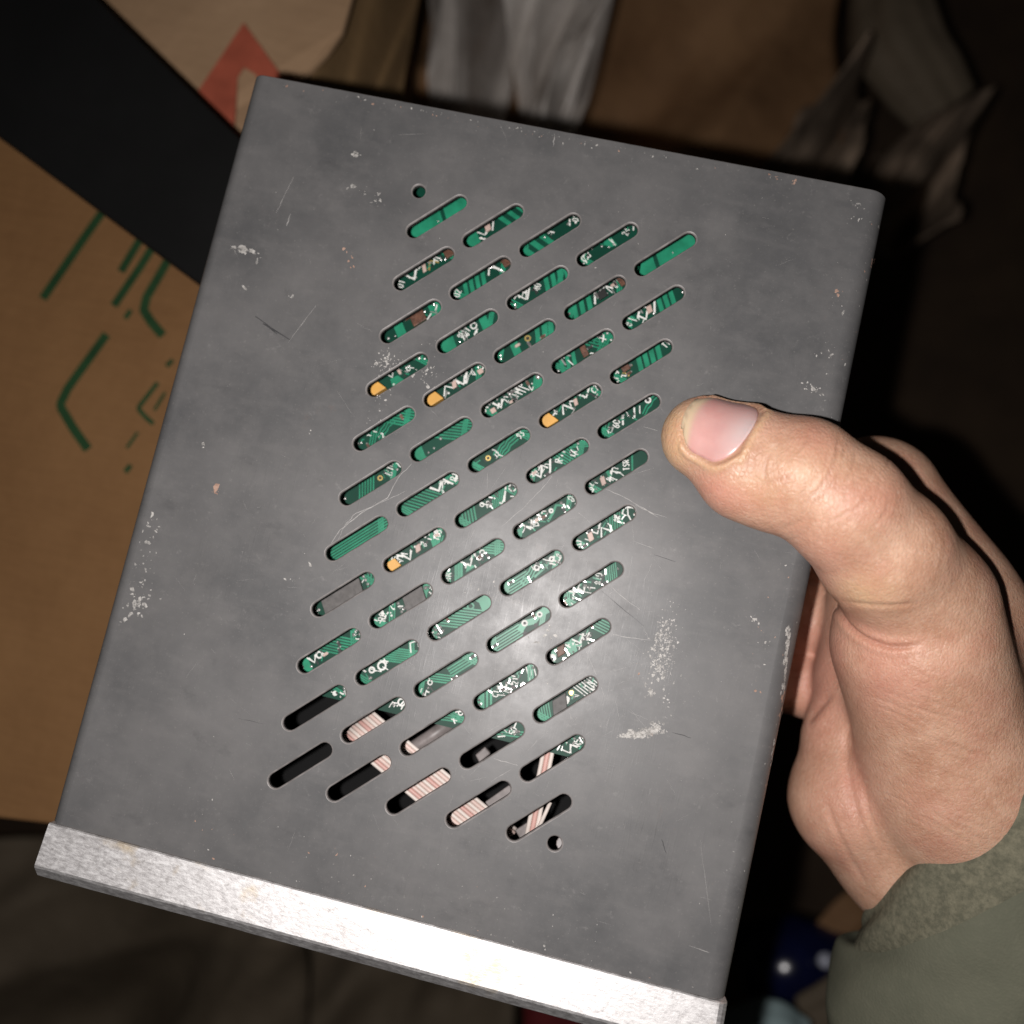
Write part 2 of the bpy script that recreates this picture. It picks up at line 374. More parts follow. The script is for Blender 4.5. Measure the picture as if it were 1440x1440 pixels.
# ------------------------------------------------------------------ wear on the cover
def P2(u, v, z=.014): return un(u, v, z)
scr = MB(); dk = MB(); fl_ = MB(); ru = MB()
def inslot(p, mrg=.35):
    a = np.array([math.cos(ROT), math.sin(ROT)])
    k = p[0]/DX
    for i in range(5):
        for j in range(11):
            d = p[:2]-slot_c(i, j)
            if abs(d[0]) < 9 and abs(d[1]) < 9:
                s = max(-(HL-HW), min(HL-HW, d@a)); 
                if np.linalg.norm(d-a*s) < HW+mrg: return True
    return False
def scratch(pts, wd, b=scr, z=.012):
    P = [un(u, v, z) for u, v in pts]; Q = []
    for a, c in zip(P[:-1], P[1:]):
        for k in range(5): Q.append(a+(c-a)*k/5+np.array([*rng.normal(0, .05, 2), 0]))
    Q.append(P[-1]); Q = np.array(Q); n = len(Q)
    wv = wd*(.3+.7*np.sin(np.linspace(.15, math.pi-.15, n)))*rng.uniform(.5, 1.3, n)
    for h in ((-32, 67.7), (30.9, -67)):
        if np.linalg.norm(Q[:, :2]-np.array(h), axis=1).min() < 2.2: return
    keep = [not inslot(q, .4) and X0+RL < q[0] < X1-RR and YB+.8 < q[1] < YT-.5 for q in Q]; k = 0
    while k < n:
        if not keep[k]: k += 1; continue
        e = k
        while e+1 < n and keep[e+1]: e += 1
        if e-k >= 1: b.strip(Q[k:e+1], wv[k:e+1]*.75)
        k = e+1
for pts, wd in [
    ([(590, 640), (560, 672), (545, 700), (510, 720), (478, 745), (463, 768), (458, 788)], .22), ([(572, 690), (540, 705), (500, 722), (484, 740), (476, 758)], .16),
    ([(780, 665), (760, 690), (735, 715), (706, 740)], .14), ([(852, 688), (880, 700), (905, 715), (925, 727)], .22), ([(893, 710), (918, 722), (938, 728)], .14),
    ([(413, 248), (400, 275), (388, 300)], .14), ([(409, 300), (403, 318)], .35), ([(445, 430), (425, 455), (405, 482)], .12),
    ([(790, 700), (830, 735)], .1), ([(700, 835), (735, 850), (770, 862)], .12), ([(850, 890), (880, 896), (915, 900)], .22), ([(848, 812), (870, 835), (900, 858)], .16),
    ([(780, 190), (778, 205)], .3), ([(905, 600), (925, 606)], .1), ([(820, 905), (835, 940), (852, 985)], .1),
    ([(680, 1062), (705, 1070), (735, 1078)], .15), ([(718, 1082), (690, 1100)], .1), ([(890, 760), (920, 772)], .1), ([(560, 190), (600, 188)], .08),
    ([(1083, 1010), (1075, 1060), (1068, 1090)], .16),
    ([(985, 1180), (1000, 1300)], .06), ([(1010, 1310), (1030, 1345)], .2), ([(970, 1330), (1005, 1342)], .12), ([(1045, 1240), (1038, 1262)], .4), ([(1052, 1195), (1046, 1215)], .3)]:
    scratch(pts, wd)
for pts, wd in [([(945, 1030), (972, 1038)], .2), ([(930, 1180), (937, 1200)], .25), ([(920, 780), (950, 790)], .15), ([(370, 455), (408, 478)], .6), ([(360, 445), (390, 470)], .5), ([(845, 830), (905, 880)], .14), ([(335, 1010), (372, 1018)], .1)]:
    scratch(pts, wd, dk, .009)
for _ in range(420):                                  # fine rubbing round the lower slots
    u, v = rng.normal(770, 75), rng.normal(905, 85); a = rng.choice([1.25, .3, 2.4], p=[.6, .2, .2])+rng.normal(0, .22); L = rng.gamma(2, 6)
    scratch([(u, v), (u+L*math.cos(a), v-L*math.sin(a))], rng.uniform(.015, .055))
for _ in range(170):                                  # scattered hair scratches elsewhere
    u, v = rng.uniform(250, 1120), rng.uniform(180, 1330); a = rng.uniform(0, 3.1); L = rng.gamma(2, 8)
    P = un(u, v)
    if P[0] < X0+4 or P[0] > X1-5 or P[1] > YT-3 or P[1] < YB+3: continue
    scratch([(u, v), (u+L*math.cos(a), v-L*math.sin(a))], rng.uniform(.015, .05))
def flake(c, r, b=fl_, z=.016, ang=None, el=1.0):
    el = el*rng.uniform(1, 2.2); r = r/math.sqrt(el); n = rng.integers(5, 9); ph = rng.uniform(0, 6.28); an = rng.uniform(0, 3.1) if ang is None else ang
    P = []
    for k in range(n):
        rr = r*rng.uniform(.3, 1.25); t = ph+2*math.pi*k/n; x, y = rr*math.cos(t)*el, rr*math.sin(t)
        P.append((c[0]+x*math.cos(an)-y*math.sin(an), c[1]+x*math.sin(an)+y*math.cos(an), z))
    b.flat(P)
def cluster(u, v, su, sv, n, r, rot=0, b=fl_, el=1.0, lim=True):
    for _ in range(n):
        x, y = rng.normal(0, su), rng.normal(0, sv)
        p = un(u+x*math.cos(rot)-y*math.sin(rot), v+x*math.sin(rot)+y*math.cos(rot))
        if p[0] > X1-RR-.3 or p[0] < X0+RL+.3 or p[1] > YT-.9 or p[1] < YB+1.2: continue
        if lim and inslot(p): continue
        flake(p, r*rng.gamma(2.2, .45), b, .016+rng.uniform(0, .006), el=el)
cluster(935, 900, 8, 24, 330, .15, .12); cluster(930, 930, 11, 17, 190, .14); cluster(916, 958, 8, 12, 16, .16); cluster(913, 975, 5, 9, 8, .3)
cluster(905, 1030, 12, 3.0, 110, .28, -.2); cluster(919, 1027, 4, 4, 40, .33); cluster(886, 1034, 7, 2.2, 36, .22, -.1); cluster(940, 990, 8, 14, 14, .12)
cluster(545, 508, 12, 7, 60, .17, -.4); cluster(590, 520, 14, 9, 70, .13); cluster(612, 545, 6, 4, 10, .3); cluster(538, 562, 8, 9, 22, .2); cluster(530, 590, 8, 9, 10, .12); cluster(570, 480, 22, 8, 10, .1)
cluster(500, 217, 6, 3, 7, .35); cluster(495, 262, 3, 3, 5, .4); cluster(530, 285, 3, 8, 9, .35, -.3); cluster(515, 270, 9, 4, 6, .2)
cluster(340, 352, 9, 2.4, 16, .35, .15); cluster(363, 365, 4, 6, 5, .25); cluster(347, 405, 4, 2, 2, .25); cluster(410, 418, 2, 2, 2, .35); cluster(285, 627, 2, 2, 2, .4); cluster(437, 606, 2, 2, 2, .3)
cluster(208, 745, 12, 14, 22, .3, -.3); cluster(195, 790, 12, 12, 18, .28); cluster(200, 830, 10, 14, 40, .22, .3); cluster(185, 860, 9, 9, 14, .3); cluster(410, 815, 5, 2.5, 7, .2); cluster(436, 795, 2, 6, 5, .16)
cluster(680, 830, 22, 10, 26, .12); cluster(735, 905, 22, 14, 40, .12); cluster(765, 885, 12, 10, 16, .26); cluster(720, 850, 22, 12, 22, .11); cluster(760, 895, 50, 40, 70, .07)
cluster(1140, 545, 10, 4, 16, .3); cluster(1170, 560, 10, 8, 12, .28); cluster(1165, 500, 8, 12, 14, .2); cluster(1205, 300, 8, 14, 14, .22); cluster(1185, 430, 9, 20, 10, .2); cluster(1060, 870, 5, 4, 5, .25); cluster(1075, 900, 4, 4, 3, .3)
cluster(700, 1250, 160, 70, 36, .06); cluster(700, 300, 300, 90, 60, .06); cluster(350, 900, 90, 160, 60, .06); cluster(900, 450, 110, 120, 50, .06); cluster(1000, 1100, 40, 130, 40, .07)
cluster(480, 1215, 140, 22, 30, .13, .27); cluster(780, 1290, 120, 14, 16, .1, .27); cluster(650, 168, 230, 5, 26, .14, .19); cluster(900, 215, 120, 4, 12, .14, .19)
cluster(700, 176, 210, 1.2, 60, .10, .187); cluster(1060, 236, 90, 1.2, 30, .10, .187); cluster(600, 1290, 260, 3, 50, .10, .26); cluster(1190, 380, 9, 60, 16, .09, .2); cluster(1080, 880, 10, 120, 18, .09, .2); cluster(1030, 1180, 8, 90, 14, .09, .2); cluster(270, 480, 10, 120, 16, .08, .27)
cluster(700, 180, 230, 2, 26, .14, .187, b=ru); cluster(560, 1285, 220, 5, 30, .12, .26, b=ru); cluster(1080, 880, 9, 150, 18, .11, .2, b=ru)
cluster(303, 690, 3, 3, 5, .4, b=ru); cluster(490, 365, 5, 9, 9, .2, b=ru); cluster(1088, 247, 6, 1.5, 10, .26, .2, b=ru); cluster(1117, 254, 2.5, 4, 8, .25, b=ru); cluster(1178, 412, 5, 3, 6, .32, b=ru)
cluster(470, 1205, 120, 16, 12, .18, .27, b=ru); cluster(480, 125, 20, 3, 6, .3, b=ru); cluster(1228, 372, 3, 4, 9, .5, b=ru, lim=False); cluster(600, 150, 50, 4, 6, .2, .19, b=ru); cluster(900, 940, 8, 8, 5, .12, b=ru); cluster(918, 1030, 5, 3, 6, .2, b=ru)
# marks on the right-hand bend, laid on its curve
def on_bend(u, v):
    p = un(u, v, 0)
    for _ in range(4):
        e = min(max(p[0]-(X1-RR), 0), RR*.995); z = -RR+math.sqrt(RR*RR-e*e); p = un(u, v, z)
    return p
def bend_marks():
    m1, m2 = MB(), MB()
    def blob(u, v, r, mm, el=1.0):
        if un(u, v, 0)[0] > X1-.75: return
        p = on_bend(u, v); e = min(max(p[0]-(X1-RR), 0), RR*.99); n = np.array([e, 0, math.sqrt(RR*RR-e*e)])/RR
        a = np.array([0, 1., 0]); b = np.cross(a, n); k = rng.integers(6, 9); ph = rng.uniform(0, 6)
        P = [p+n*.03+r*rng.uniform(.5, 1.15)*(math.cos(ph+q*2*math.pi/k)*a*el+math.sin(ph+q*2*math.pi/k)*b) for q in range(k)]
        mm.add(P, [tuple(range(k)) if np.dot(np.cross(P[1]-P[0], P[2]-P[0]), n) > 0 else tuple(range(k))[::-1]])
    for _ in range(60): t = rng.uniform(0, 1); blob(1110-9*t+rng.normal(0, 1.2), 880+95*t, .3, m1, 2.2)
    for _ in range(12): t = rng.uniform(0, 1); blob(1088-4*t+rng.normal(0, 1.2), 1040+42*t, .32, m1, 2)
    for _ in range(12): t = rng.uniform(0, 1); blob(1102-4*t+rng.normal(0, 1.5), 965+45*t, .4, m2, 1.6)
    for _ in range(10): blob(1228+rng.normal(0, 3), 370+rng.normal(0, 4), .4, m2)
    for _ in range(70):
        t = rng.uniform(0, 1); blob(1232-200*t+rng.normal(0, 7), 300+1050*t, rng.gamma(2, .07), m1, rng.uniform(1, 2.5))
    for _ in range(14):
        t = rng.uniform(0, 1); blob(1232-200*t+rng.normal(0, 7), 300+1050*t, rng.gamma(2, .09), m2, 1.5)
    tag(m1.build('edge_chips', MT['chip'], case), 'pale paint chips along the right-hand bend', kind='stuff')
    tag(m2.build('edge_rust', MT['rust'], case), 'rusty chips on the right-hand bend', kind='stuff')
bend_marks()
tag(scr.build('scratches', MT['scratch'], case), 'fine bright scratches on the grey cover', kind='stuff')
tag(dk.build('scuffs', MT['darkmark'], case), 'dark scuffs on the grey cover', kind='stuff')
tag(fl_.build('paint_chips', MT['chip'], case), 'crusty white paint chips on the grey cover', kind='stuff')
tag(ru.build('rust_spots', MT['rust'], case), 'small rust spots on the grey cover', kind='stuff')

# ------------------------------------------------------------------ circuit board under the slots
ZB = -11.5
pcb = empty('circuit_board', (0, 0, ZB+42)); pcb.parent = case
tag(pcb, 'green circuit board seen through the slots')
yb_edge = un(620, 1020, ZB)[1]
m = MB(); m.box(((X0+X1)/2+1, (yb_edge+82)/2, ZB-.8), (71, (82-yb_edge)/2, .8)); m.build('board', MT['board'], pcb)
TR, SK, SO, GO, BL = MB(), MB(), MB(), MB(), MB()
Z1, Z2, Z3 = ZB+.03, ZB+.09, ZB+.15
GL = {'0': [[(0, .2), (0, .8), (.25, 1), (.5, .8), (.5, .2), (.25, 0), (0, .2)]], '1': [[(.1, .8), (.3, 1), (.3, 0)]], '2': [[(0, .8), (.25, 1), (.5, .75), (0, 0), (.5, 0)]],
      '3': [[(0, 1), (.5, 1), (.2, .6), (.5, .3), (.25, 0), (0, .1)]], '4': [[(.4, 0), (.4, 1), (0, .35), (.55, .35)]], '5': [[(.5, 1), (0, 1), (0, .55), (.4, .55), (.5, .25), (.25, 0), (0, .1)]],
      '6': [[(.45, 1), (.05, .5), (0, .2), (.25, 0), (.5, .25), (.25, .5), (.05, .4)]], '7': [[(0, 1), (.5, 1), (.15, 0)]], '8': [[(.25, .5), (0, .75), (.25, 1), (.5, .75), (.25, .5), (0, .25), (.25, 0), (.5, .25), (.25, .5)]],
      '9': [[(.5, .6), (.25, .5), (0, .75), (.25, 1), (.5, .8), (.4, .2), (.1, 0)]], 'R': [[(0, 0), (0, 1), (.4, 1), (.5, .75), (.4, .5), (0, .5)], [(.2, .5), (.5, 0)]], 'C': [[(.5, .85), (.25, 1), (0, .75), (0, .25), (.25, 0), (.5, .15)]],
      'T': [[(0, 1), (.5, 1)], [(.25, 1), (.25, 0)]], 'S': [[(.5, .9), (.25, 1), (0, .75), (.5, .3), (.25, 0), (0, .1)]], 'L': [[(0, 1), (0, 0), (.45, 0)]], 'D': [[(0, 0), (0, 1), (.3, 1), (.5, .7), (.5, .3), (.3, 0), (0, 0)]],
      'X': [[(0, 0), (.5, 1)], [(0, 1), (.5, 0)]], '.': [[(.1, 0), (.1, .12)]], 'A': [[(0, 0), (.25, 1), (.5, 0)], [(.1, .4), (.4, .4)]], 'U': [[(0, 1), (0, .2), (.25, 0), (.5, .2), (.5, 1)]], 'Y': [[(0, 1), (.25, .5), (.5, 1)], [(.25, .5), (.25, 0)]], 'I': [[(.25, 0), (.25, 1)]]}
parts = []
class Slot:
    def __init__(s, i, j):
        c = slot_c(i, j); p = np.array([c[0], c[1], 0]); d = p-CAM; q = CAM+d*((ZB-CAM[2])/d[2])
        s.o = q[:2]; s.k = (ZB-CAM[2])/-CAM[2]; s.a = np.array([math.cos(ROT), math.sin(ROT)]); s.b = np.array([-s.a[1], s.a[0]]); s.i, s.j = i, j
    def w(s, t, b, z=Z1):                      # t 0..1 along the slot, b mm across
        p = s.o+s.a*((t-.5)*15.7*s.k)+s.b*b; return np.array([p[0], p[1], z])
    def ok(s, P): return min(p[1] for p in P) > yb_edge+.6
    def band(s, pts, wd, B=None, z=Z1):
        P = [s.w(t, b, z) for t, b in pts]
        if s.ok(P): (B or TR).strip(P, wd)
    def poly(s, pts, B=None, z=Z1):
        P = [s.w(t, b, z) for t, b in pts]
        if s.ok(P): (B or TR).flat(P)
    def lines(s, t0, t1, n, ang=60, wd=.55, B=None, L=3.4):   # parallel traces crossing the slot
        sl = math.tan(math.radians(90-ang))
        if wd < .9: n = int(n*1.4+.5); wd = wd*.74
        for k in range(n):
            t = t0+(t1-t0)*(k+.5)/n; s.band([(t-sl*L/15.7, -L), (t+sl*L/15.7, L)], wd, B)
    def axial(s, t0, t1, n, wd=.34, B=None, z=Z1):
        for k in range(n): b = (k-(n-1)/2)*.62; s.band([(t0, b), (t1, b)], wd, B, z)
    def zig(s, t0, t1, n=4, wd=.3):
        for k in range(n):
            o = (k-(n-1)/2)*.75; tm = (t0+t1)/2
            s.band([(t0-.06, o-1.6), (t0+.05, o-.4), (tm, o-.2), (tm+.06, o+.5), (t1+.1, o+.9)], wd)
    def pad(s, t, b=0, r=.42, B=None, z=Z2):
        c = s.w(t, b, z); P = [c+np.array([r*math.cos(k*.7854), r*math.sin(k*.7854), 0]) for k in range(8)]
        if not s.ok(P): return
        if B is None or B is SO:
            Q = [c+np.array([.6*r*math.cos(k*.7854), .6*r*math.sin(k*.7854), .42*r]) for k in range(8)]+[c+np.array([0, 0, .62*r])]
            SO.add(P+Q, [(k, (k+1) % 8, 8+(k+1) % 8, 8+k) for k in range(8)]+[(8+k, 8+(k+1) % 8, 16) for k in range(8)])
        else: B.flat(P)
    def ring(s, t, b=0, r=.6, wd=.3, B=None, dot=True):
        c = s.w(t, b, Z2); P = [c+np.array([r*math.cos(k*math.pi/7), r*math.sin(k*math.pi/7), 0]) for k in range(15)]
        if s.ok(P):
            (B or SK).strip(P, wd)
            if dot: BL.flat([c+np.array([(r-wd/2)*math.cos(k*.7854), (r-wd/2)*math.sin(k*.7854), .01]) for k in range(8)])
    def text(s, t, b, st, h=1.5, rot=0, wd=.26, B=None):
        ca, sa = math.cos(rot), math.sin(rot); x = 0; o = s.w(t, b, Z2)
        ax = s.a*ca+s.b*sa; ay = -s.a*sa+s.b*ca; Wd = .78*h*.62*len(st)
        for ch in st:
            for pl in GL.get(ch, []):
                P = []
                for gx, gy in pl:
                    q = o[:2]+ax*((x+gx*.8*h)-Wd/2)+ay*(gy*h-h/2); P.append(np.array([q[0], q[1], Z2]))
                if s.ok(P): (B or SK).strip(P, wd)
            x += .62*h
    def chev(s, t, b=0, sz=1.3, wd=.42, fl=1, B=None):
        sz = sz*rng.uniform(.75, 1.05); wd = wd*rng.uniform(.7, .95); b = b+rng.normal(0, .25); tt = sz/15.7*rng.uniform(.8, 1.2); s.band([(t-tt, b+sz*.9*fl), (t, b-sz*.7*fl), (t+tt*1.1, b+sz*.6*fl)], wd, B or SK, Z2)
    def bar(s, t, L=1.5, ang=55, wd=.4, B=None):
        sl = L*math.tan(math.radians(90-ang))/15.7; s.band([(t-sl, -L), (t+sl, L)], wd, B or SK, Z2)
    def block(s, name, t0, t1, b0, b1, h, mat, sk=0.0, label=None):
        P = [s.w(t0, b0), s.w(t1, b0), s.w(t1+sk, b1), s.w(t0+sk, b1)]
        for p in P: p[2] = ZB+h
        if s.ok(P):
            mm = MB(); mm.prism(P, h); o = bevel(mm.build(name, MT[mat], pcb), .12, 2); parts.append(o)
            if label: tag(o, label)
def fill(s):
    """quiet traces between the marked places, so the board goes on under the cover"""
    for t in (-.28, 1.28):
        s.lines(t-.05, t+.05, 2, rng.choice([50, 62, 118]), .5, L=2.5)
    for b in (-4.6, 4.4):
        s.band([(-.1, b), (.4, b), (.5, b+.8), (1.1, b+.8)], .35)
        if rng.random() < .5: s.pad(rng.uniform(0, 1), b+1.4, .35)
def clutter(s, t0, t1, n):
    for _ in range(n):
        t, b = rng.uniform(t0, t1), rng.uniform(-1.6, 1.6); a = rng.choice([.6, 1.6, 2.3])+rng.normal(0, .15); L = rng.uniform(.25, .95)
        dt, db = L*math.cos(a)/15.7, L*math.sin(a)
        s.band([(t-dt, b-db), (t+dt*.2, b+db*.2), (t+dt, b+db+rng.normal(0, .25))], rng.uniform(.16, .36), [SK, SK, SO, BL, TR][rng.integers(0, 5)], Z3)
    for _ in range(n//3): s.pad(rng.uniform(t0, t1), rng.uniform(-1.4, 1.4), rng.uniform(.14, .34), [SO, BL, SK][rng.integers(0, 3)], Z3)
def scatter(s, t0, t1, n, r=.3):
    for _ in range(n): s.pad(rng.uniform(t0, t1), rng.uniform(-1.5, 1.5), r*rng.uniform(.6, 1.3))
def messy(s, t0, t1, seed=0):                # dense pale silkscreen and pads as on the right-hand half
    s.text(t0+.04, -.1, random.choice(['A2', 'R4', 'C1', '51']), 1.3, .8); s.chev(t0+(t1-t0)*.35, .1, 1.2, .45, 1)
    s.chev(t0+(t1-t0)*.52, -.1, 1.2, .45, -1); s.text(t0+(t1-t0)*.75, 0, random.choice(['R5', '21', 'C8', '103']), 1.4, .9)
    scatter(s, t0, t1, 6, .32)
rec = {}
def r00(s): s.poly([(-.2, -3), (.52, -3), (.62, 3), (-.1, 3)]); s.poly([(.58, -3), (1.2, -3), (1.2, 3), (.68, 3)]); s.pad(.48, -1.3, .25)
def r01(s): s.text(.1, -.3, '01', 1.6, .7); s.chev(.3, 0, 1.5, .5, 1); s.bar(.36, 1.2, 50); s.block('chip_resistor', .46, .52, -1, .8, .5, 'pinkbody', .04); s.chev(.64, 0, 1.4, .55, -1, GO); s.chev(.72, .3, 1.2, .4, -1); s.block('transistor', .86, 1.02, -1.2, 1.2, .8, 'brown'); s.pad(.9, .6, .3); s.pad(.96, -.6, .3); s.pad(.84, -.9, .35)
def r02(s): s.pad(.1, -.7, .35); s.pad(.2, -1.1, .25); s.poly([(.22, -2), (.36, -2), (.4, 2), (.26, 2)]); s.block('transistor', .5, .72, -1.8, 1.0, .9, 'brown', .02); s.pad(.75, .2, .3); s.pad(.92, .5, .4); s.poly([(.8, -2), (.97, -2), (1, 2), (.84, 2)])
def r03(s): s.block('tantalum_capacitor', -.06, .27, -1.9, 1.5, 2.2, 'ochre', -.08, 'ochre resin block of a capacitor'); s.chev(.42, .5, .8, .3); s.poly([(.35, -2), (.55, -2), (.5, -.2), (.38, 0)]); s.ring(.68, -.3, .4, .25); s.pad(.9, .6, .45); s.pad(.96, -.2, .35); scatter(s, .5, .85, 5)
def r04(s): s.pad(.12, 0, .35); s.lines(.26, .4, 2, 50, .4, L=2.2); s.zig(.42, .62, 3); s.lines(.62, 1.05, 5, 135, .55); s.text(.44, -1.2, '2', 1.2)
def r05(s): s.pad(.08, .1, .4); s.lines(.3, .58, 4, 60, .42); s.ring(.66, -.2, .5, .3, GO); s.text(.82, .2, 'R1', 1.7, .6); s.pad(.93, -.6, .35); s.text(1.0, .1, '0', 1.3)
def r06(s): s.axial(-.1, 1.1, 6, .34); s.pad(.05, -1.3, .35)
def r07(s): s.pad(.06, .6, .4); s.pad(.1, -.2, .4); s.pad(.05, -1, .4); s.block('chip', .16, .78, -2.2, 2.2, 1.3, 'ic', .06, 'flat grey integrated circuit'); [s.pad(.88, b, .42) for b in (-1.1, 0, 1)]; s.lines(.9, 1.1, 3, 60, .4)
def r08(s): s.pad(.18, -1, .35); s.chev(.25, .4, 1.2, .5); s.ring(.36, .3, .7, .4, dot=False); s.lines(.45, .85, 5, 135, .5); s.pad(.92, 0, .5); s.pad(.98, .6, .35); s.pad(.99, -.6, .35); s.poly([(.05, -2), (.18, -2), (.2, 2), (.1, 2)])
def r09(s): s.poly([(.8, -2), (1.1, -2), (1.1, 2), (.8, 2)]); s.pad(.85, .3, .6, SK); s.pad(1.0, .2, .4); s.pad(.97, -.5, .35)
def r10(s): s.poly([(-.1, -2), (.22, -2), (.26, 2), (-.1, 2)]); s.chev(.33, -.3, 1.3, .35); s.block('chip_resistor', .36, .45, -.7, .9, .6, 'pinkbody', .03); s.bar(.5, 1, 55, .35); s.lines(.6, 1.05, 3, 110, 1.1)
def r11(s): s.text(.1, -.2, '02', 1.6, .7); s.lines(.2, .6, 4, 70, 1.0); s.chev(.7, .2, 1.5, .5, -1); s.bar(.78, 1, 120, .45); s.block('transistor', .88, 1.02, -1.2, 1.2, .7, 'brown'); s.pad(.9, .5, .4, GO); s.pad(.97, -.2, .35)
def r12(s): s.poly([(.05, -2), (.25, -2), (.3, 2), (.1, 2)]); s.text(.4, .2, '80', 1.5, .8); s.text(.46, -.6, 'A5', 1.1, .2); s.text(.52, .4, 'T', 1.5, .4); s.ring(.62, .3, .7, .35, dot=False); s.pad(.33, -1.2, .25); s.poly([(.7, -2), (.82, -2), (.86, 2), (.74, 2)]); s.pad(.95, .3, .3, TR)
def r13(s): s.block('tantalum_capacitor', -.06, .27, -1.9, 1.4, 2.2, 'ochre', -.07, 'ochre resin block of a capacitor'); s.chev(.38, .2, 1.2, .45, -1); s.block('chip_resistor', .45, .52, -.8, .8, .5, 'pinkbody', .04); s.chev(.62, 0, 1.5, .6, 1); s.bar(.7, 1.2, 55, .55); s.text(.82, .1, 'C', 1.1); s.pad(.93, .6, .35); s.block('chip_resistor', .88, .96, -1.2, 0, .5, 'pinkbody'); s.pad(1.0, .2, .3, GO)
def r14(s): s.pad(.25, -1.1, .28); s.pad(.35, -.9, .3); s.pad(.5, .2, .4); s.lines(.5, 1.05, 6, 140, .5); s.poly([(.0, -2), (.18, -2), (.22, 2), (.06, 2)])
def r15(s): s.lines(.12, .6, 6, 130, .42); s.chev(.66, .2, 1.3, .6); s.chev(.78, -.1, 1.3, .35, -1); s.bar(.84, 1.2, 120, .4); s.text(.95, .1, 'R1', 1.6, .7)
def r16(s): s.pad(.05, .8, .45); s.pad(.06, -1, .4); s.block('tantalum_capacitor', .08, .24, -1.7, .6, 1.4, 'ochre', -.03, 'ochre resin tip of a capacitor'); s.chev(.26, .6, 1, .6, -1); s.chev(.38, -.2, 1.4, .6); s.block('chip_resistor', .5, .58, -1, .6, .5, 'pinkbody', .04); s.text(.66, 0, '8', 1.7, .4); s.text(.88, 0, '103', 1.5, .7); s.poly([(.74, -2), (.8, -2), (.86, 2), (.8, 2)])
def r17(s): s.lines(.02, .14, 2, 130, .4); s.text(.2, 0, 'R8', 1.7, .9); s.lines(.3, .42, 2, 60, .5); [s.pad(.47+.01*k, b, .4) for k, b in enumerate((-1.3, -.3, .8))]; s.block('chip', .54, .86, -2.2, 2.2, 1.3, 'ic', .06, 'flat grey integrated circuit'); s.pad(.93, .5, .5); s.text(1.0, -.2, '8', 1.2, .4)
def r18(s): s.pad(.2, -1, .4); s.ring(.27, .4, .6, .4, dot=False); s.ring(.42, 0, .9, .45, dot=False); s.text(.5, .5, 'X', 1.3, .4); s.lines(.52, .86, 5, 140, .5); s.band([(.86, -1), (.92, 1), (1.02, .6), (1.0, -.8)], .35, SK, Z2)
def r19(s): s.poly([(.82, -2), (1.1, -2), (1.1, 2), (.82, 2)]); s.pad(.86, .5, .4); s.ring(.97, 0, .8, .4, dot=False)
def r20(s): s.lines(0, .5, 3, 110, 1.4); s.pad(.42, .2, .3); s.pad(.5, .6, .25); s.bar(.84, .7, 60, .35); s.text(.95, .1, '02', 1.5, .8)
def r21(s): s.pad(.04, .2, .3); s.pad(.1, -.6, .35); s.chev(.27, 0, 1.5, .5, 1); s.bar(.35, 1.2, 50, .4); s.text(.5, .1, '40', 1.6, .8); s.lines(.6, 1.05, 4, 70, 1.1)
def r22(s): s.pad(.1, .2, .35); s.pad(.08, -.6, .35); s.poly([(.26, -2), (.38, -2), (.42, 2), (.3, 2)]); s.ring(.56, .2, .6, .35, GO); s.lines(.66, 1.0, 3, 65, 1.1)
def r23(s): s.pad(.04, .4, .7, SK); s.block('chip_resistor', .12, .2, -1.4, -.2, .5, 'pinkbody'); s.chev(.28, .2, 1.4, .55); s.text(.4, 0, '21', 1.4, .8); [s.bar(t, 1.2, 125, .25) for t in (.52, .58, .64, .7)]; s.text(.6, .3, '50', 1.2, .5); s.pad(.96, .5, .7); s.poly([(.85, -2), (.95, -2), (1, 0), (.9, 0)])
def r24(s): s.band([(.02, .8), (.1, .2), (.2, .3)], .3); s.band([(.1, .2), (.16, -1.2)], .3); s.ring(.31, -.3, .5, .3, GO); s.text(.44, -.7, '12', 1.1, .3); s.zig(.5, .72, 4, .36); s.text(.87, .4, '93', 1.5, .3); s.lines(.85, 1.1, 3, 140, .45)
def r25(s): s.lines(.0, .34, 5, 70, .5); s.ring(.46, .6, .45, .25, dot=False); s.text(.53, -.2, '42', 1.4, .5); s.lines(.6, .8, 5, 65, .36); s.bar(.82, 1.6, 55, .4); s.ring(.95, .2, .8, .3, dot=False)
def r26(s): s.text(.08, 0, '4R', 1.8, .9); s.lines(.2, .34, 2, 60, .8); s.chev(.44, .2, 1.4, .55); s.poly([(.34, -1.4), (.5, -1.4), (.42, .2)]); s.ring(.6, -.2, .45, .25); s.ring(.68, .6, .5, .3, dot=False); s.lines(.7, 1.05, 4, 140, .55)
def r27(s): [s.pad(.05+.08*k, b, .4) for k in range(3) for b in (-.6, .5)]; s.lines(.25, .75, 6, 140, .48); s.ring(.72, .9, .7, .4, TR, False); s.poly([(.82, -2), (1.1, -2), (1.1, 2), (.86, 2)])
def r28(s): s.pad(.06, .1, .7, TR); s.pad(.1, -1, .35); s.pad(.2, -.4, .35); s.ring(.26, .4, .5, .3, dot=False); s.lines(.3, .52, 3, 140, .45); s.axial(.56, 1.1, 4, .38)
def r29(s): s.lines(.62, .95, 4, 140, .45); s.ring(.98, .4, .5, .3, dot=False)
def r30(s): s.text(.14, .1, 'C51', 1.4, .1); s.pad(.07, -.9, .3); s.pad(.42, .3, .3); s.pad(.5, -.8, .3); s.poly([(.5, -1), (.62, -1.4), (.6, 1.4), (.46, .8)]); s.text(.82, .2, '24', 1.5, .7); s.chev(.98, 0, 1.0, .4, -1)
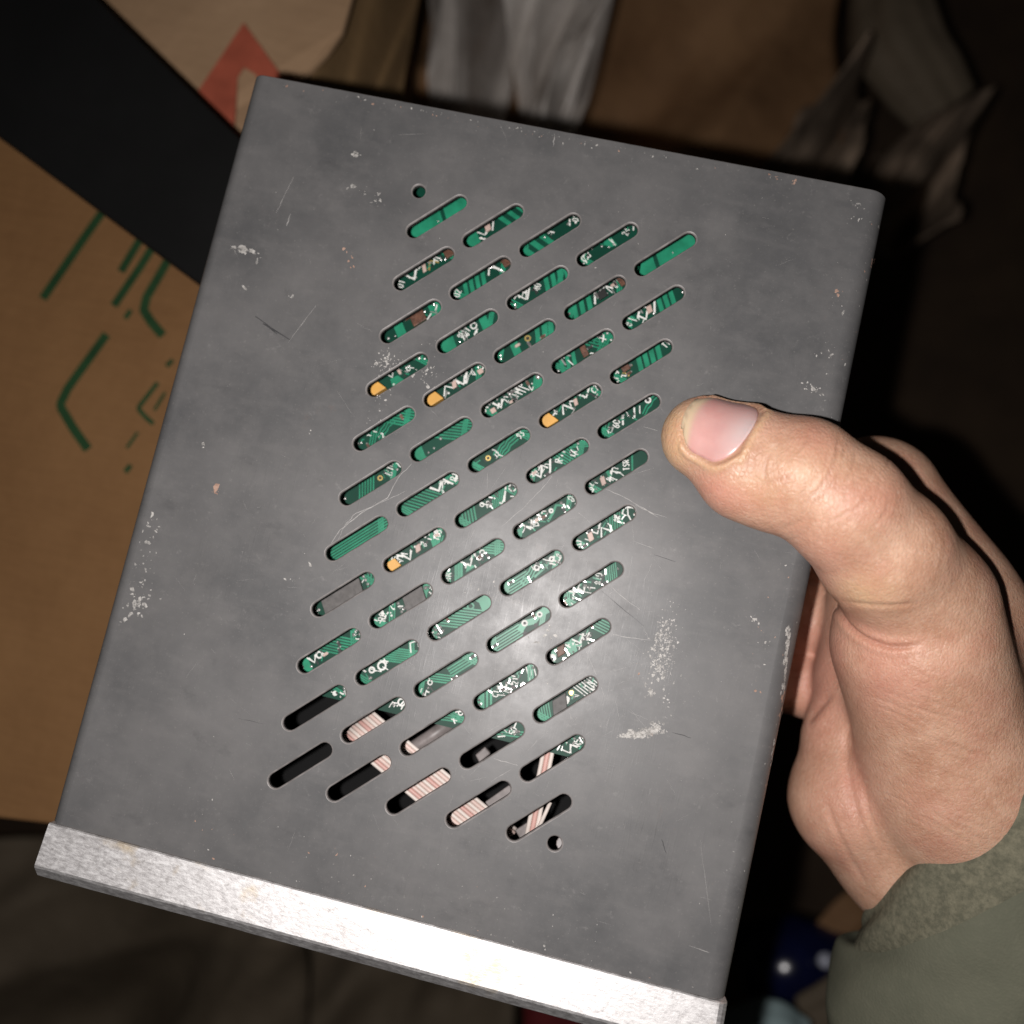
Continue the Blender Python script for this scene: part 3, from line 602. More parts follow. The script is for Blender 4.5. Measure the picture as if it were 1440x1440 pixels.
def r31(s): s.lines(-.02, .46, 4, 70, 1.15); s.bar(.5, 1.4, 60, .45); s.block('transistor', .53, .66, -1.3, .6, .8, 'blackres', .03); s.text(.6, -.3, 'X', 1, .3); s.chev(.7, .2, 1.5, .5, -1); s.text(.84, -.2, '6', 1.2, .5); s.block('transistor', .9, 1.03, -1.3, 1.2, .7, 'brown'); s.pad(.94, .3, .3, GO)
def r32(s): s.pad(.06, -.9, .4); s.lines(.1, .4, 3, 70, .9); s.block('chip_resistor', .46, .55, -1.6, 1.4, .6, 'brown', .03); s.lines(.62, .8, 2, 130, .4); s.ring(.75, .2, .7, .3, TR, False); s.pad(.94, .6, .35); s.lines(.85, 1.05, 2, 30, .5)
def r33(s): s.block('tantalum_capacitor', -.06, .24, -1.9, 1.3, 2.2, 'ochre', -.07, 'ochre resin block of a capacitor'); s.text(.28, .8, '4', 1.1, .6); s.chev(.42, .1, 1.4, .5, -1); s.bar(.47, 1.3, 125, .4); s.block('chip_resistor', .55, .61, -.8, .8, .5, 'pinkbody', .03); s.chev(.76, .3, 1.5, .55); s.text(.92, .2, 'C7', 1.4, .2)
def r34(s): s.pad(.05, -.6, .5); s.chev(.18, -.2, 1.4, .6); s.chev(.28, .3, 1.2, .5, -1); s.bar(.38, 1.4, 60, .45); s.text(.52, -.2, 'R', 1.7, .8); s.lines(.5, .8, 5, 115, .4); s.text(.76, -.2, 'X', 1.6, .7); s.lines(.85, 1.1, 3, 150, .5); s.pad(.88, .9, .4)
def r35(s): s.pad(.05, .2, .35); s.chev(.24, .2, 1.4, .6); s.text(.36, 0, '51', 1.5, .7); s.text(.45, .2, '8', 1.3, .7); scatter(s, .45, .6, 4); s.ring(.62, .3, .4, .4); s.band([(.5, -1.4), (.62, -.4), (.72, .8), (.8, 0)], .6); s.pad(.8, .6, .45); s.text(.95, .2, '8', 1.8, .4)
def r36(s): s.axial(-.05, .45, 6, .32); s.zig(.35, .6, 3); s.ring(.6, .4, .55, .4); s.band([(.5, -1.2), (.7, -.6), (.9, .6)], .5); s.ring(.84, .2, .5, .4); s.text(.95, 0, '8', 1.4, .4); scatter(s, .4, .9, 6)
def r37(s): s.axial(-.05, .55, 6, .34); s.band([(.5, -.4), (.62, .5), (.74, -.2), (.86, .5), (1.1, .2)], 1.5); s.ring(.62, .5, .55, .4); s.ring(.86, .4, .5, .4); s.pad(.55, -1.6, .6, BL, Z3); s.pad(.74, -1.2, .5, BL, Z3)
def r38(s): s.ring(.1, .6, .5, .4, TR); s.lines(.05, .3, 3, 60, .7); messy(s, .3, .78); s.lines(.84, 1.05, 3, 75, .35, SK); s.pad(.97, .4, .4)
def r39(s): s.lines(.5, .9, 5, 140, .45); s.text(.85, .2, '50', 1.4, .6); scatter(s, .7, 1.0, 6)
def r40(s): s.poly([(-.2, -3), (.26, -3), (.36, 3), (-.1, 3)]); s.poly([(.32, -3), (1.2, -3), (1.2, 3), (.42, 3)]); s.pad(.6, -.7, .22)
def r41(s): s.text(.08, -.3, '8', 1.5, .6); s.chev(.2, 0, 1.5, .55); s.chev(.32, -.3, 1.4, .6); s.block('chip_resistor', .38, .46, -.8, .9, .6, 'pinkbody', .03); s.bar(.52, 1.3, 60, .5); s.pad(.46, -1.3, .35); s.lines(.56, .86, 3, 75, 1.1); s.pad(.97, -.6, .35)
def r42(s): s.text(.07, -.1, 'Y', 1.4, .8); s.pad(.03, .6, .25); s.block('transistor', .2, .32, -.2, 1.2, .8, 'brown'); s.text(.23, -.6, '3', 1.5, .5, .3, GO); s.pad(.35, .5, .3, GO); s.lines(.42, .84, 4, 72, 1.15); s.text(.93, .4, 'T1', 1.4, .3)
def r43(s): s.lines(.0, .16, 2, 40, .3); s.text(.14, -.6, '4', 1.1, .5); s.text(.29, 0, '60', 1.6, .9); s.bar(.4, 1, 60, .4); s.pad(.5, .3, .3); s.pad(.54, -.8, .3); s.bar(.59, 1.1, 60, .4); s.bar(.68, .8, 60, .25); s.ring(.85, .9, .6, .4); s.zig(.74, .95, 2); 
def r44(s): s.text(.08, .3, '62', 1.3, .8); s.block('chip_resistor', .22, .29, -1.1, .8, .5, 'pinkbody', .03); s.chev(.36, .1, 1.4, .5); s.chev(.44, -.2, 1.3, .5, -1); s.text(.66, 0, 'TSR', 1.4, 1.1); s.bar(.76, 1.8, 60, .4, TR)
def r45(s): s.text(.08, .1, '31', 1.4, .8); s.block('chip_resistor', .22, .3, -1.1, .8, .5, 'pinkbody', .03); s.chev(.38, .1, 1.4, .5); s.chev(.47, -.1, 1.4, .5, -1); s.lines(.58, .82, 4, 60, .4); s.text(.72, .2, '8R', 1.3, .8); s.chev(.94, .3, 1.4, .45, -1)
def r46(s): s.lines(.02, .16, 3, 60, .4); s.pad(.1, .4, .4); s.chev(.25, .3, 1.2, .6, -1); s.chev(.36, 0, 1.2, .6); s.pad(.42, .6, .5); s.pad(.45, -.8, .4); s.text(.62, .1, '810', 1.5, .9); s.lines(.72, .92, 4, 65, .35); s.pad(.93, -.2, .3)
def r47(s): s.pad(.08, 0, .9, SK); s.block('transistor', .14, .26, -.6, 1.4, .7, 'brown', .06); s.poly([(.28, -1.8), (.42, -1.8), (.46, .6), (.34, 1.4)]); messy(s, .42, .7); s.pad(.68, .4, .3, BL, Z3); s.lines(.78, 1.1, 5, 120, .4)
def r48(s): s.lines(.0, .26, 5, 70, .4); s.block('chip', .24, .46, -1.8, 1.4, 1.1, 'ic', .1, 'grey corner of an integrated circuit'); s.pad(.52, 0, .7, SK); s.pad(.62, .6, .6, GO); s.pad(.62, -.6, .4); s.lines(.7, 1.0, 5, 110, .3, SK)
def r49(s): s.lines(.5, .64, 2, 140, .5); messy(s, .6, 1.0)
CL = {(0, 1): [(.2, 1, 12)], (0, 2): [(.6, 1, 8)], (0, 3): [(.35, 1, 12)], (0, 4): [(.05, .45, 5)], (0, 5): [(.7, 1, 8)], (0, 7): [(0, .12, 4), (.84, 1, 5)], (0, 8): [(.15, .42, 8), (.88, 1, 5)], (0, 9): [(.78, 1, 6)],
      (1, 0): [(.25, .5, 6)], (1, 1): [(.65, 1, 9)], (1, 2): [(.35, .65, 9)], (1, 3): [(.32, 1, 16)], (1, 5): [(.62, 1, 11)], (1, 6): [(.1, 1, 20)], (1, 7): [(.05, .5, 10), (.9, 1, 4)], (1, 8): [(.15, .5, 10)], (1, 9): [(.8, 1, 6)],
      (2, 0): [(.4, 1, 5)], (2, 1): [(.05, .5, 9)], (2, 3): [(0, .85, 20)], (2, 4): [(.25, .5, 5)], (2, 5): [(.4, 1, 14)], (2, 6): [(0, .2, 6), (.35, .7, 9)], (2, 7): [(0, .2, 6)], (2, 8): [(0, .3, 8)], (2, 9): [(.7, 1, 5)],
      (3, 0): [(.05, .6, 8), (.75, 1, 4)], (3, 1): [(.5, 1, 10)], (3, 2): [(.1, .3, 4), (.55, .95, 7)], (3, 3): [(.25, 1, 16)], (3, 4): [(0, .9, 22)], (3, 5): [(.1, .6, 16), (.8, 1, 5)], (3, 6): [(.4, 1, 14)], (3, 8): [(.25, .85, 22)], (3, 9): [(.6, 1, 12)],
      (4, 1): [(0, .5, 12)], (4, 2): [(0, .35, 9)], (4, 3): [(.1, .7, 12)], (4, 4): [(0, .55, 14)], (4, 5): [(0, 1, 24)], (4, 6): [(.1, .8, 22)], (4, 7): [(.2, .75, 20)], (4, 8): [(.45, 1, 12)], (4, 9): [(.55, 1, 12)]}
for i in range(5):
    for j in range(10):
        s = Slot(i, j); fill(s); globals()['r%d%d' % (i, j)](s)
        for t0, t1, n_ in CL.get((i, j), []): clutter(s, t0, t1, n_)
for _ in range(260):                                   # small surface-mounted parts all over the board
    i, j = rng.integers(0, 5), rng.integers(0, 10)
    if (i, j) in ((0, 0), (4, 0), (0, 6), (0, 1), (1, 1), (0, 5), (1, 5), (4, 4), (3, 0), (2, 0), (4, 3), (2, 1), (1, 2), (3, 3), (2, 4), (0, 7)): continue
    s = Slot(i, j); t, b = rng.uniform(0, 1), rng.choice([-1.2, .2, 1.2])+rng.normal(0, .4)
    P = [s.w(t+dx/15.7, b+dy) for dx, dy in ((-.55, -.32), (.55, -.32), (.55, .32), (-.55, .32))]
    if rng.random() < .5: P = [s.w(t+dy/15.7, b+dx) for dx, dy in ((-.55, -.32), (.55, -.32), (.55, .32), (-.55, .32))]
    if not s.ok(P) or rng.random() < .62: continue
    for p in P: p[2] = ZB+.45
    mm = MB(); mm.prism(P, .42); mm.build('small_component', MT[['blackres', 'pinkbody', 'brown', 'ic'][rng.integers(0, 4)]], pcb)
    for k in (0, 2): c = (P[k]+P[k-1 if k else 3])/2; SO.box((c[0], c[1], ZB+.24), (.2, .2, .2))
for nm, b, mt in (('copper_traces', TR, 'trace'), ('silkscreen', SK, 'silk'), ('solder_pads', SO, 'solder'), ('gold_pads', GO, 'gold'), ('via_holes', BL, 'blackres')):
    tag(b.build(nm, MT[mt], pcb), {'copper_traces': 'light green traces on the board', 'silkscreen': 'white printed codes on the board', 'solder_pads': 'shiny solder pads on the board', 'gold_pads': 'golden pads on the board', 'via_holes': 'dark drilled holes on the board'}[nm], kind='stuff')

# ribbon cable, wires and a bracket below the board's lower edge
def cable(name, c0, c1, z0, z1, n, pitch, cols, label):
    e = empty(name, (*un(*c0, z0)[:2], z0+42)); e.parent = case; tag(e, label)
    A, B = un(*c0, z0), un(*c1, z1); t = (B-A)/np.linalg.norm(B-A); sd = np.cross(t, [0, 0, 1]); sd /= np.linalg.norm(sd)
    for k in range(n):
        o = sd*((k-(n-1)/2)*pitch); ts = np.linspace(-.06, 1.25, 12)
        P = [A+(B-A)*q+o+np.array([0, 0, -6*max(0, -q)-10*max(0, q-1)]) for q in ts]
        m = MB(); m.tube(P, pitch*.52, 8); m.build('wire', MT[cols[k % len(cols)]], e, True)
cable('ribbon_cable', (508, 1024), (668, 1158), -13.5, -13.5, 11, .88, ['wirew', 'wirep', 'wirew', 'wirep', 'wirer'], 'cream and pinkish ribbon cable below the board')
cable('power_lead', (772, 1050), (748, 1170), -13, -13, 3, 1.0, ['wirew', 'wirer', 'wirew'], 'short run of cream and red wires at the right')
m = MB(); m.tube([un(640, 1012, -15), un(606, 1036, -15), un(575, 1056, -15), un(552, 1080, -17)], [1.7, 1.7, 1.7, 1.7], 12); m.build('grey_cable', MT['greycable'], case, True)
m = MB(); m.prism([un(682, 1128, -15), un(716, 1104, -15), un(728, 1118, -15), un(694, 1144, -15)], 1.2); bevel(m.build('bracket', MT['greycable'], case), .2)
m = MB(); m.prism([un(668, 1062, -15), un(682, 1050, -15), un(690, 1060, -15), un(674, 1073, -15)], 2); bevel(m.build('connector', MT['greycable'], case), .3)
m = MB(); m.prism([un(724, 1168, -14), un(752, 1150, -14), un(760, 1164, -14), un(734, 1184, -14)], 1.2); bevel(m.build('connector', MT['greycable'], case), .3)
m = MB(); m.tube([un(774, 1128, -12), un(765, 1148, -12), un(752, 1176, -13)], .45, 8); m.build('thin_wire', MT['wirew'], case, True)
m = MB(); m.tube([un(792, 1186, -9), un(792, 1186, -14)], 1.6, 12); bevel(m.build('mounting_post', MT['greycable'], case), .2)

# ================================================================== the hand
def smin(a, b, k):
    h = np.clip(.5+.5*(b-a)/k, 0, 1); return b+(a-b)*h-k*h*(1-h)
class Field:
    def __init__(s, lo, hi, vx):
        s.lo = np.array(lo, float); s.vx = vx; s.n = np.ceil((np.array(hi)-s.lo)/vx).astype(int)+1
        s.ax = [s.lo[k]+vx*np.arange(s.n[k], dtype=np.float32) for k in range(3)]; s.d = np.full(s.n, 60., np.float32)
    def cone(s, a, b, ra, rb, k=4., nrm=None, q=1.0):
        a, b = np.asarray(a, float), np.asarray(b, float); mr = max(ra, rb)+k+6
        i0 = [max(0, int((min(a[c], b[c])-mr-s.lo[c])/s.vx)) for c in range(3)]; i1 = [min(s.n[c], int((max(a[c], b[c])+mr-s.lo[c])/s.vx)+2) for c in range(3)]
        if any(i1[c] <= i0[c] for c in range(3)): return
        X, Y, Z = np.meshgrid(*[s.ax[c][i0[c]:i1[c]] for c in range(3)], indexing='ij', sparse=True)
        ba = b-a; L = ba@ba+1e-9
        px, py, pz = X-a[0], Y-a[1], Z-a[2]
        h = np.clip((px*ba[0]+py*ba[1]+pz*ba[2])/L, 0, 1); wx, wy, wz = px-h*ba[0], py-h*ba[1], pz-h*ba[2]
        r2 = wx*wx+wy*wy+wz*wz
        if nrm is not None:
            n = np.asarray(nrm)/np.linalg.norm(nrm); wn = wx*n[0]+wy*n[1]+wz*n[2]; r2 = r2+wn*wn*(1/q**2-1)
        hs = h*h*(3-2*h)
        d = (np.sqrt(np.maximum(r2, 0))-(ra+(rb-ra)*hs)).astype(np.float32)
        v = s.d[i0[0]:i1[0], i0[1]:i1[1], i0[2]:i1[2]]; v[...] = smin(v, d, k)
    def mesh(s):
        d = s.d; n = s.n; ins = d < 0
        c = np.zeros((n[0]-1, n[1]-1, n[2]-1), np.int8)
        cor = [(x, y, z) for x in (0, 1) for y in (0, 1) for z in (0, 1)]
        for x, y, z in cor: c += ins[x:n[0]-1+x, y:n[1]-1+y, z:n[2]-1+z]
        act = (c > 0) & (c < 8); I = np.argwhere(act); idx = -np.ones(act.shape, np.int64); idx[act] = np.arange(len(I))
        acc = np.zeros((len(I), 3)); cnt = np.zeros(len(I))
        for a in range(8):
            for b in range(a+1, 8):
                df = np.abs(np.array(cor[a])-np.array(cor[b]))
                if df.sum() != 1: continue
                ia, ib = I+cor[a], I+cor[b]; da, db = d[tuple(ia.T)], d[tuple(ib.T)]; mk = (da < 0) != (db < 0)
                t = np.where(mk, da/np.where(mk, da-db, 1), 0)[:, None]; acc += np.where(mk[:, None], ia+(ib-ia)*t, 0); cnt += mk
        V = s.lo+acc/cnt[:, None]*s.vx; F = []
        for axx in range(3):
            o = [0, 0, 0]; o[axx] = 1; A = ins[:n[0]-o[0], :n[1]-o[1], :n[2]-o[2]]; B = ins[o[0]:, o[1]:, o[2]:]; E = np.argwhere(A != B)
            u, v = (axx+1) % 3, (axx+2) % 3; E = E[(E[:, u] > 0) & (E[:, v] > 0) & (E[:, u] < n[u]-1) & (E[:, v] < n[v]-1)]
            eu = np.eye(3, dtype=int)[u]; ev = np.eye(3, dtype=int)[v]
            Q = np.stack([idx[tuple((E-eu-ev).T)], idx[tuple((E-ev).T)], idx[tuple(E.T)], idx[tuple((E-eu).T)]], 1)
            fl = ~A[tuple(E.T)]; Q[fl] = Q[fl][:, ::-1]; F.append(Q)
        return V, np.concatenate(F)
person = empty('person', un(1330, 1000, -45))
tag(person, 'bare right hand with thumb on the cover, wrist in an olive sleeve', 'hand')
fd = Field((20, -125, -78), (165, 62, 32), 1.0)
nd = np.array([-.10, .42, .90]); nd /= np.linalg.norm(nd)          # the way the thumbnail faces
C = lambda u, v, z: un(u, v, z)
T = [(992, 613, 8.0, 9.0), (1050, 640, 9.2, 10.5), (1130, 665, 11.6, 11.3), (1190, 716, 10.6, 12.3), (1244, 778, 5.0, 13.4), (1298, 850, -6, 15.5)]
for p, q in zip(T[:-1], T[1:]): fd.cone(C(*p[:3]), C(*q[:3]), p[3], q[3], 2.5, nd if p[0] < 1100 else None, .86)
fd.cone(C(985, 622, 5.6), C(1060, 668, 7.0), 6.8, 8.0, 4)            # pulp pressed on the cover
fd.cone(C(1040, 680, 8), C(1082, 699, 9), 7.2, 7.0, 5)
fd.cone(C(1290, 905, -10), C(1345, 1095, -24), 18.6, 19.0, 2.2)       # ball of the thumb
fd.cone(C(1345, 1095, -24), C(1400, 1290, -42), 19.0, 18.5, 10)
fd.cone(C(1272, 850, -38), C(1243, 955, -38), 18.0, 16.6, 5)          # palm behind it
fd.cone(C(1212, 1122, -38), C(1290, 1199, -42), 17.4, 18.0, 3.0); fd.cone(C(1194, 1042, -39), C(1210, 1118, -38), 11.6, 16.6, 3.0)      # heel of the hand
fd.cone(C(1240, 960, -40), C(1225, 1060, -42), 15.0, 15.0, 4)
fd.cone(C(1290, 1195, -42), C(1400, 1330, -48), 18.2, 19, 8)
fd.cone(C(1330, 900, -36), C(1350, 1120, -42), 22, 22, 10)
fd.cone(C(1228, 705, -34), C(1300, 830, -34), 16.5, 19, 6)            # root of the index finger
fd.cone(C(1400, 1300, -46), C(1440, 1480, -56), 21, 22, 10)
FG = [[(1228, 705, -36, 14), (1140, 668, -53, 10.5), (1010, 640, -54.5, 9.5), (915, 630, -53, 8.5)],
      [(1270, 800, -40, 14), (1150, 770, -54, 10.8), (1000, 745, -55, 9.8), (880, 735, -53.5, 8.6)],
      [(1275, 900, -42, 14), (1150, 872, -54, 10.4), (1010, 850, -54.5, 9.4), (905, 842, -53, 8.2)],
      [(1262, 985, -44, 13), (1150, 965, -53, 9.0), (1040, 945, -53.5, 8.2), (960, 938, -52, 7.2)]]
for g in FG:
    for p, q in zip(g[:-1], g[1:]): fd.cone(C(*p[:3]), C(*q[:3]), p[3], q[3], 2.0)
Vh, Fh = fd.mesh()
def smooth_mesh(V, F, it, lam=.5):
    E = np.concatenate([F[:, [0, 1]], F[:, [1, 2]], F[:, [2, 3]], F[:, [3, 0]]]); E = np.concatenate([E, E[:, ::-1]])
    deg = np.bincount(E[:, 0], minlength=len(V))[:, None]
    for _ in range(it):
        A = np.zeros_like(V)
        for k in range(3): A[:, k] = np.bincount(E[:, 0], V[E[:, 1], k], len(V))
        V = V+lam*(A/np.maximum(deg, 1)-V)
    return V
Vh = smooth_mesh(Vh, Fh, 3)
# one Catmull-Clark step through a modifier for fine relief
tmp = obj('hand', Vh, Fh, MT['skin'], person, True)
md = tmp.modifiers.new('sub', 'SUBSURF'); md.levels = 1; md.render_levels = 1
dg = bpy.context.evaluated_depsgraph_get(); me2 = bpy.data.meshes.new_from_object(tmp.evaluated_get(dg))
old = tmp.data; tmp.modifiers.clear(); tmp.data = me2; bpy.data.meshes.remove(old); hand = tmp
n = len(me2.vertices); co = np.empty(n*3); me2.vertices.foreach_get('co', co); nr = np.empty(n*3); me2.vertices.foreach_get('normal', nr)
off = np.array(person.location)/S; V = co.reshape(-1, 3)/S+off; N = nr.reshape(-1, 3)
UV = proj(V); front = (N*(CAM-V)).sum(1) > 0
tone = np.zeros((n, 4)); tone[:, 3] = 1
disp = np.zeros(n)
def pl_dist(P):
    P = np.array(P, float); ok = np.where((UV > P.min(0)-22).all(1) & (UV < P.max(0)+22).all(1))[0]; W = UV[ok]
    best = np.full(len(ok), 1e9); arc = np.zeros(len(ok)); L = np.linalg.norm(np.diff(P, axis=0), axis=1); tot = L.sum(); acc = 0
    for a, b, l in zip(P[:-1], P[1:], L):
        ab = b-a; t = np.clip(((W-a)@ab)/(ab@ab), 0, 1); d = np.linalg.norm(W-a-t[:, None]*ab, axis=1); m_ = d < best
        best[m_] = d[m_]; arc[m_] = ((acc+t*l)/tot)[m_]; acc += l
    return ok, best, arc
def curve(P, k=6):
    P = np.array(P, float)
    for _ in range(2):
        Q = [P[0]]
        for a, b in zip(P[:-1], P[1:]): Q += [a*.75+b*.25, a*.25+b*.75]
        P = np.array(Q+[P[-1]])
    return P
def crease(P, wpx, dep, dirt=.5, zmin=-999):
    ok, d, arc = pl_dist(curve(P)); tp = np.clip(np.sin(np.clip(arc, 0, 1)*math.pi)*1.6, 0, 1)*(front[ok] & (V[ok, 2] > zmin))
    g = np.exp(-(d/wpx)**2)*tp
    disp[ok] += -dep*g+dep*.35*np.exp(-((d-2.4*wpx)/(1.7*wpx))**2)*tp; tone[ok, 2] = np.maximum(tone[ok, 2], dirt*g)
ZF = -6
# knuckle wrinkles of the thumb
crease([(1082, 635), (1075, 655), (1077, 680)], 1.9, .22, .26, ZF); crease([(1180, 605), (1178, 640), (1165, 670), (1145, 695), (1125, 715)], 1.9, .28, .32, ZF)
crease([(1205, 630), (1200, 655), (1185, 680)], 1.8, .22, .26, ZF); crease([(1240, 690), (1210, 710), (1180, 728), (1160, 735)], 1.9, .22, .26, ZF); crease([(1140, 602), (1133, 622), (1118, 640)], 1.7, .18, .22, ZF)
crease([(1120, 585), (1112, 605), (1105, 618)], 2.0, .10, .06, ZF); crease([(1225, 665), (1222, 690), (1205, 720), (1180, 745)], 2.2, .10, .06, ZF); crease([(1150, 660), (1140, 690), (1110, 708)], 2.4, .08, .05, ZF)
crease([(1255, 700), (1240, 730), (1215, 755)], 2.4, .10, .05, ZF); crease([(1095, 745), (1125, 735), (1150, 715)], 3.0, .12, .06, ZF)
# folds at the thumb's root and over the ball of the thumb
crease([(1172, 838), (1180, 862), (1200, 888), (1230, 905), (1262, 912), (1300, 905)], 3.2, .75, .45, -30); crease([(1180, 845), (1215, 850), (1262, 852), (1300, 846)], 2.6, .22, .14, -30)
for k in range(26):
    u0, v0 = rng.uniform(1180, 1330), rng.uniform(925, 1160); u0 += (v0-925)*.25; L = rng.uniform(40, 130); a_ = .30+rng.normal(0, .10)+(v0-925)*.0012
    crease([(u0, v0), (u0+L*.5*math.cos(a_), v0+L*.5*math.sin(a_)-rng.uniform(-3, 5)), (u0+L*math.cos(a_), v0+L*math.sin(a_))], rng.uniform(1.5, 2.3), rng.uniform(.04, .10), .10, -34)
for k in range(34):                                              # fine lines round the thumb's joints
    u0, v0 = rng.normal(1165, 45), rng.normal(690, 40); L = rng.uniform(16, 46); a_ = 2.0+rng.normal(0, .35)
    crease([(u0, v0), (u0+L*.5*math.cos(a_)+3, v0+L*.5*math.sin(a_)), (u0+L*math.cos(a_), v0+L*math.sin(a_))], rng.uniform(1.3, 1.9), rng.uniform(.04, .10), .14, ZF)
# lines in the heel of the hand
crease([(1195, 1010), (1188, 1055), (1195, 1110), (1215, 1170), (1240, 1225)], 5, .35, .10, -60); crease([(1160, 1120), (1175, 1165), (1200, 1215), (1222, 1250)], 4, .25, .08, -60)
crease([(1170, 975), (1152, 995), (1134, 1018)], 5, .5, .10, -60); crease([(1215, 1100), (1222, 1150), (1245, 1195)], 4, .25, .08, -60)
def spot(ch, u, v, ru, rv, amt, rot=0.0, zmin=-8):
    du, dv = UV[:, 0]-u, UV[:, 1]-v; c, s_ = math.cos(rot), math.sin(rot); a = (du*c+dv*s_)/ru; b = (-du*s_+dv*c)/rv
    tone[:, ch] = np.maximum(tone[:, ch], amt*np.exp(-(a*a+b*b))*(V[:, 2] > zmin))
spot(0, 1010, 690, 50, 22, .7, .5); spot(0, 1090, 600, 40, 20, .3); spot(0, 1150, 790, 60, 40, .4, .7); spot(0, 1240, 700, 40, 30, .35); spot(0, 1240, 960, 60, 60, .55, 0, -40); spot(0, 1150, 950, 40, 110, .8, 0, -70); spot(0, 1190, 1120, 60, 90, .45, 0, -70)
spot(1, 945, 620, 26, 60, .9); spot(1, 1075, 690, 40, 25, .35); spot(1, 1215, 835, 45, 30, .6, 0, -30); spot(1, 1130, 660, 50, 30, .2)
# thumbnail frame: a = from tip to root, dorsal nd
tipc, ipc = C(992, 613, 8.2), C(1128, 671, 13.0); ax = ipc-tipc; ax /= np.linalg.norm(ax)
dn = nd-ax*(nd@ax); dn /= np.linalg.norm(dn); sd = np.cross(dn, ax); sd /= np.linalg.norm(sd)
nc = un(1008, 598, 15.2); A0 = (nc-tipc)@ax; LN = 13.6/2; PH = 1.02
rel = V-tipc; la = rel@ax; lb = rel@sd; lc = rel@dn; phi = np.arctan2(lb, lc+1.2)
def nail_edge(x):                       # half opening angle along the nail, x -1 tip .. 1 root
    return PH*np.clip(1-np.maximum(0, np.abs(x)-.15)**2.6*.62, .1, 1)
xx = (la-A0)/LN; innail = 1/(1+np.exp((np.maximum(np.abs(xx)-1, (np.abs(phi)-nail_edge(np.clip(xx, -1, 1)))/.5))*34)); innail *= (lc > -2) & (np.abs(la) < 30)
edge_d = np.maximum((np.abs(xx)-1)*LN, (np.abs(phi)-nail_edge(np.clip(xx, -1, 1)))*8.5)
fold = np.exp(-((edge_d-1.0)/.8)**2)*(xx > -.75)*(lc > -1)*(np.abs(la) < 26)
disp = disp-.55*innail+.42*fold
tone[:, 1] = np.maximum(tone[:, 1], .5*fold); tone[:, 2] = np.maximum(tone[:, 2], .35*np.exp(-((edge_d-.1)/.35)**2)*(lc > -1)*(np.abs(la) < 26))
V2 = V+N*np.clip(disp, -1.2, .7)[:, None]
# what presses on the cover stays on it
flatm = (V2[:, 0] < X1-RR) & (V2[:, 2] < .05) & (V2[:, 2] > -6); V2[flatm, 2] = .05
me2.vertices.foreach_set('co', ((V2-off)*S).ravel()); at = me2.color_attributes.new('tone', 'FLOAT_COLOR', 'POINT'); at.data.foreach_set('color', np.clip(tone, 0, 1).ravel()); me2.update()
me2.polygons.foreach_set('use_smooth', [True]*len(me2.polygons))
# the nail: laid on the thumb's own surface
fidx = [list(p.vertices) for p in me2.polygons]; bvh = BVHTree.FromPolygons([Vector(v) for v in V2], fidx)
NX, NP = 30, 26; NV = []; nc_ = []
prevR = None
for a in range(NX):
    x = -1.06+2.06*a/(NX-1); he = nail_edge(max(-1, min(1, x)))
    for b in range(NP):
        p = (-1+2*b/(NP-1)); ph = p*he; xb = x-.12*p*p*x
        c = tipc+ax*(A0+xb*LN)-dn*1.2; dr = dn*math.cos(ph)+sd*math.sin(ph)
        hit = bvh.ray_cast(Vector(c+dr*25), Vector(-dr))[0]
        r = (np.array(hit)-c)@dr if hit is not None else 9.0
        NV.append((c, dr, r)); fe = 1/(1+math.exp((x+.72-.14*p*p)*22)); lu = math.exp(-(((x-1.0)/.70)**2+((p+.15)/.75)**2)*1.1)
        dirt = .7*math.exp(-((x+.97-.05*p*p)/.045)**2)*(.25+.75*abs(math.sin(7*p+1)))
        nc_.append((fe, min(1, lu*.9), dirt*.8, 1))
Rg = np.array([q[2] for q in NV]).reshape(NX, NP)
for _ in range(5): Rg[1:-1, 1:-1] = .25*(Rg[:-2, 1:-1]+Rg[2:, 1:-1]+Rg[1:-1, :-2]+Rg[1:-1, 2:])
Pn = np.array([c+dr*(Rg[k//NP, k % NP]+.42-.30*(abs(-1+2*(k % NP)/(NP-1))**4)) for k, (c, dr, _) in enumerate(NV)])
Fn = [(a*NP+b, a*NP+b+1, (a+1)*NP+b+1, (a+1)*NP+b) for a in range(NX-1) for b in range(NP-1)]
q0 = Pn[Fn[200][0]]; nn = np.cross(Pn[Fn[200][1]]-q0, Pn[Fn[200][2]]-q0)
if nn@dn < 0: Fn = [f[::-1] for f in Fn]
nail = obj('thumbnail', Pn, Fn, MT['nail'], hand, True); tag(nail, 'pink thumbnail with a pale grubby tip')
ca = nail.data.color_attributes.new('nail', 'FLOAT_COLOR', 'POINT'); ca.data.foreach_set('color', np.array(nc_).ravel())
sm = nail.modifiers.new('thick', 'SOLIDIFY'); sm.thickness = .35*S; sm.offset = -1
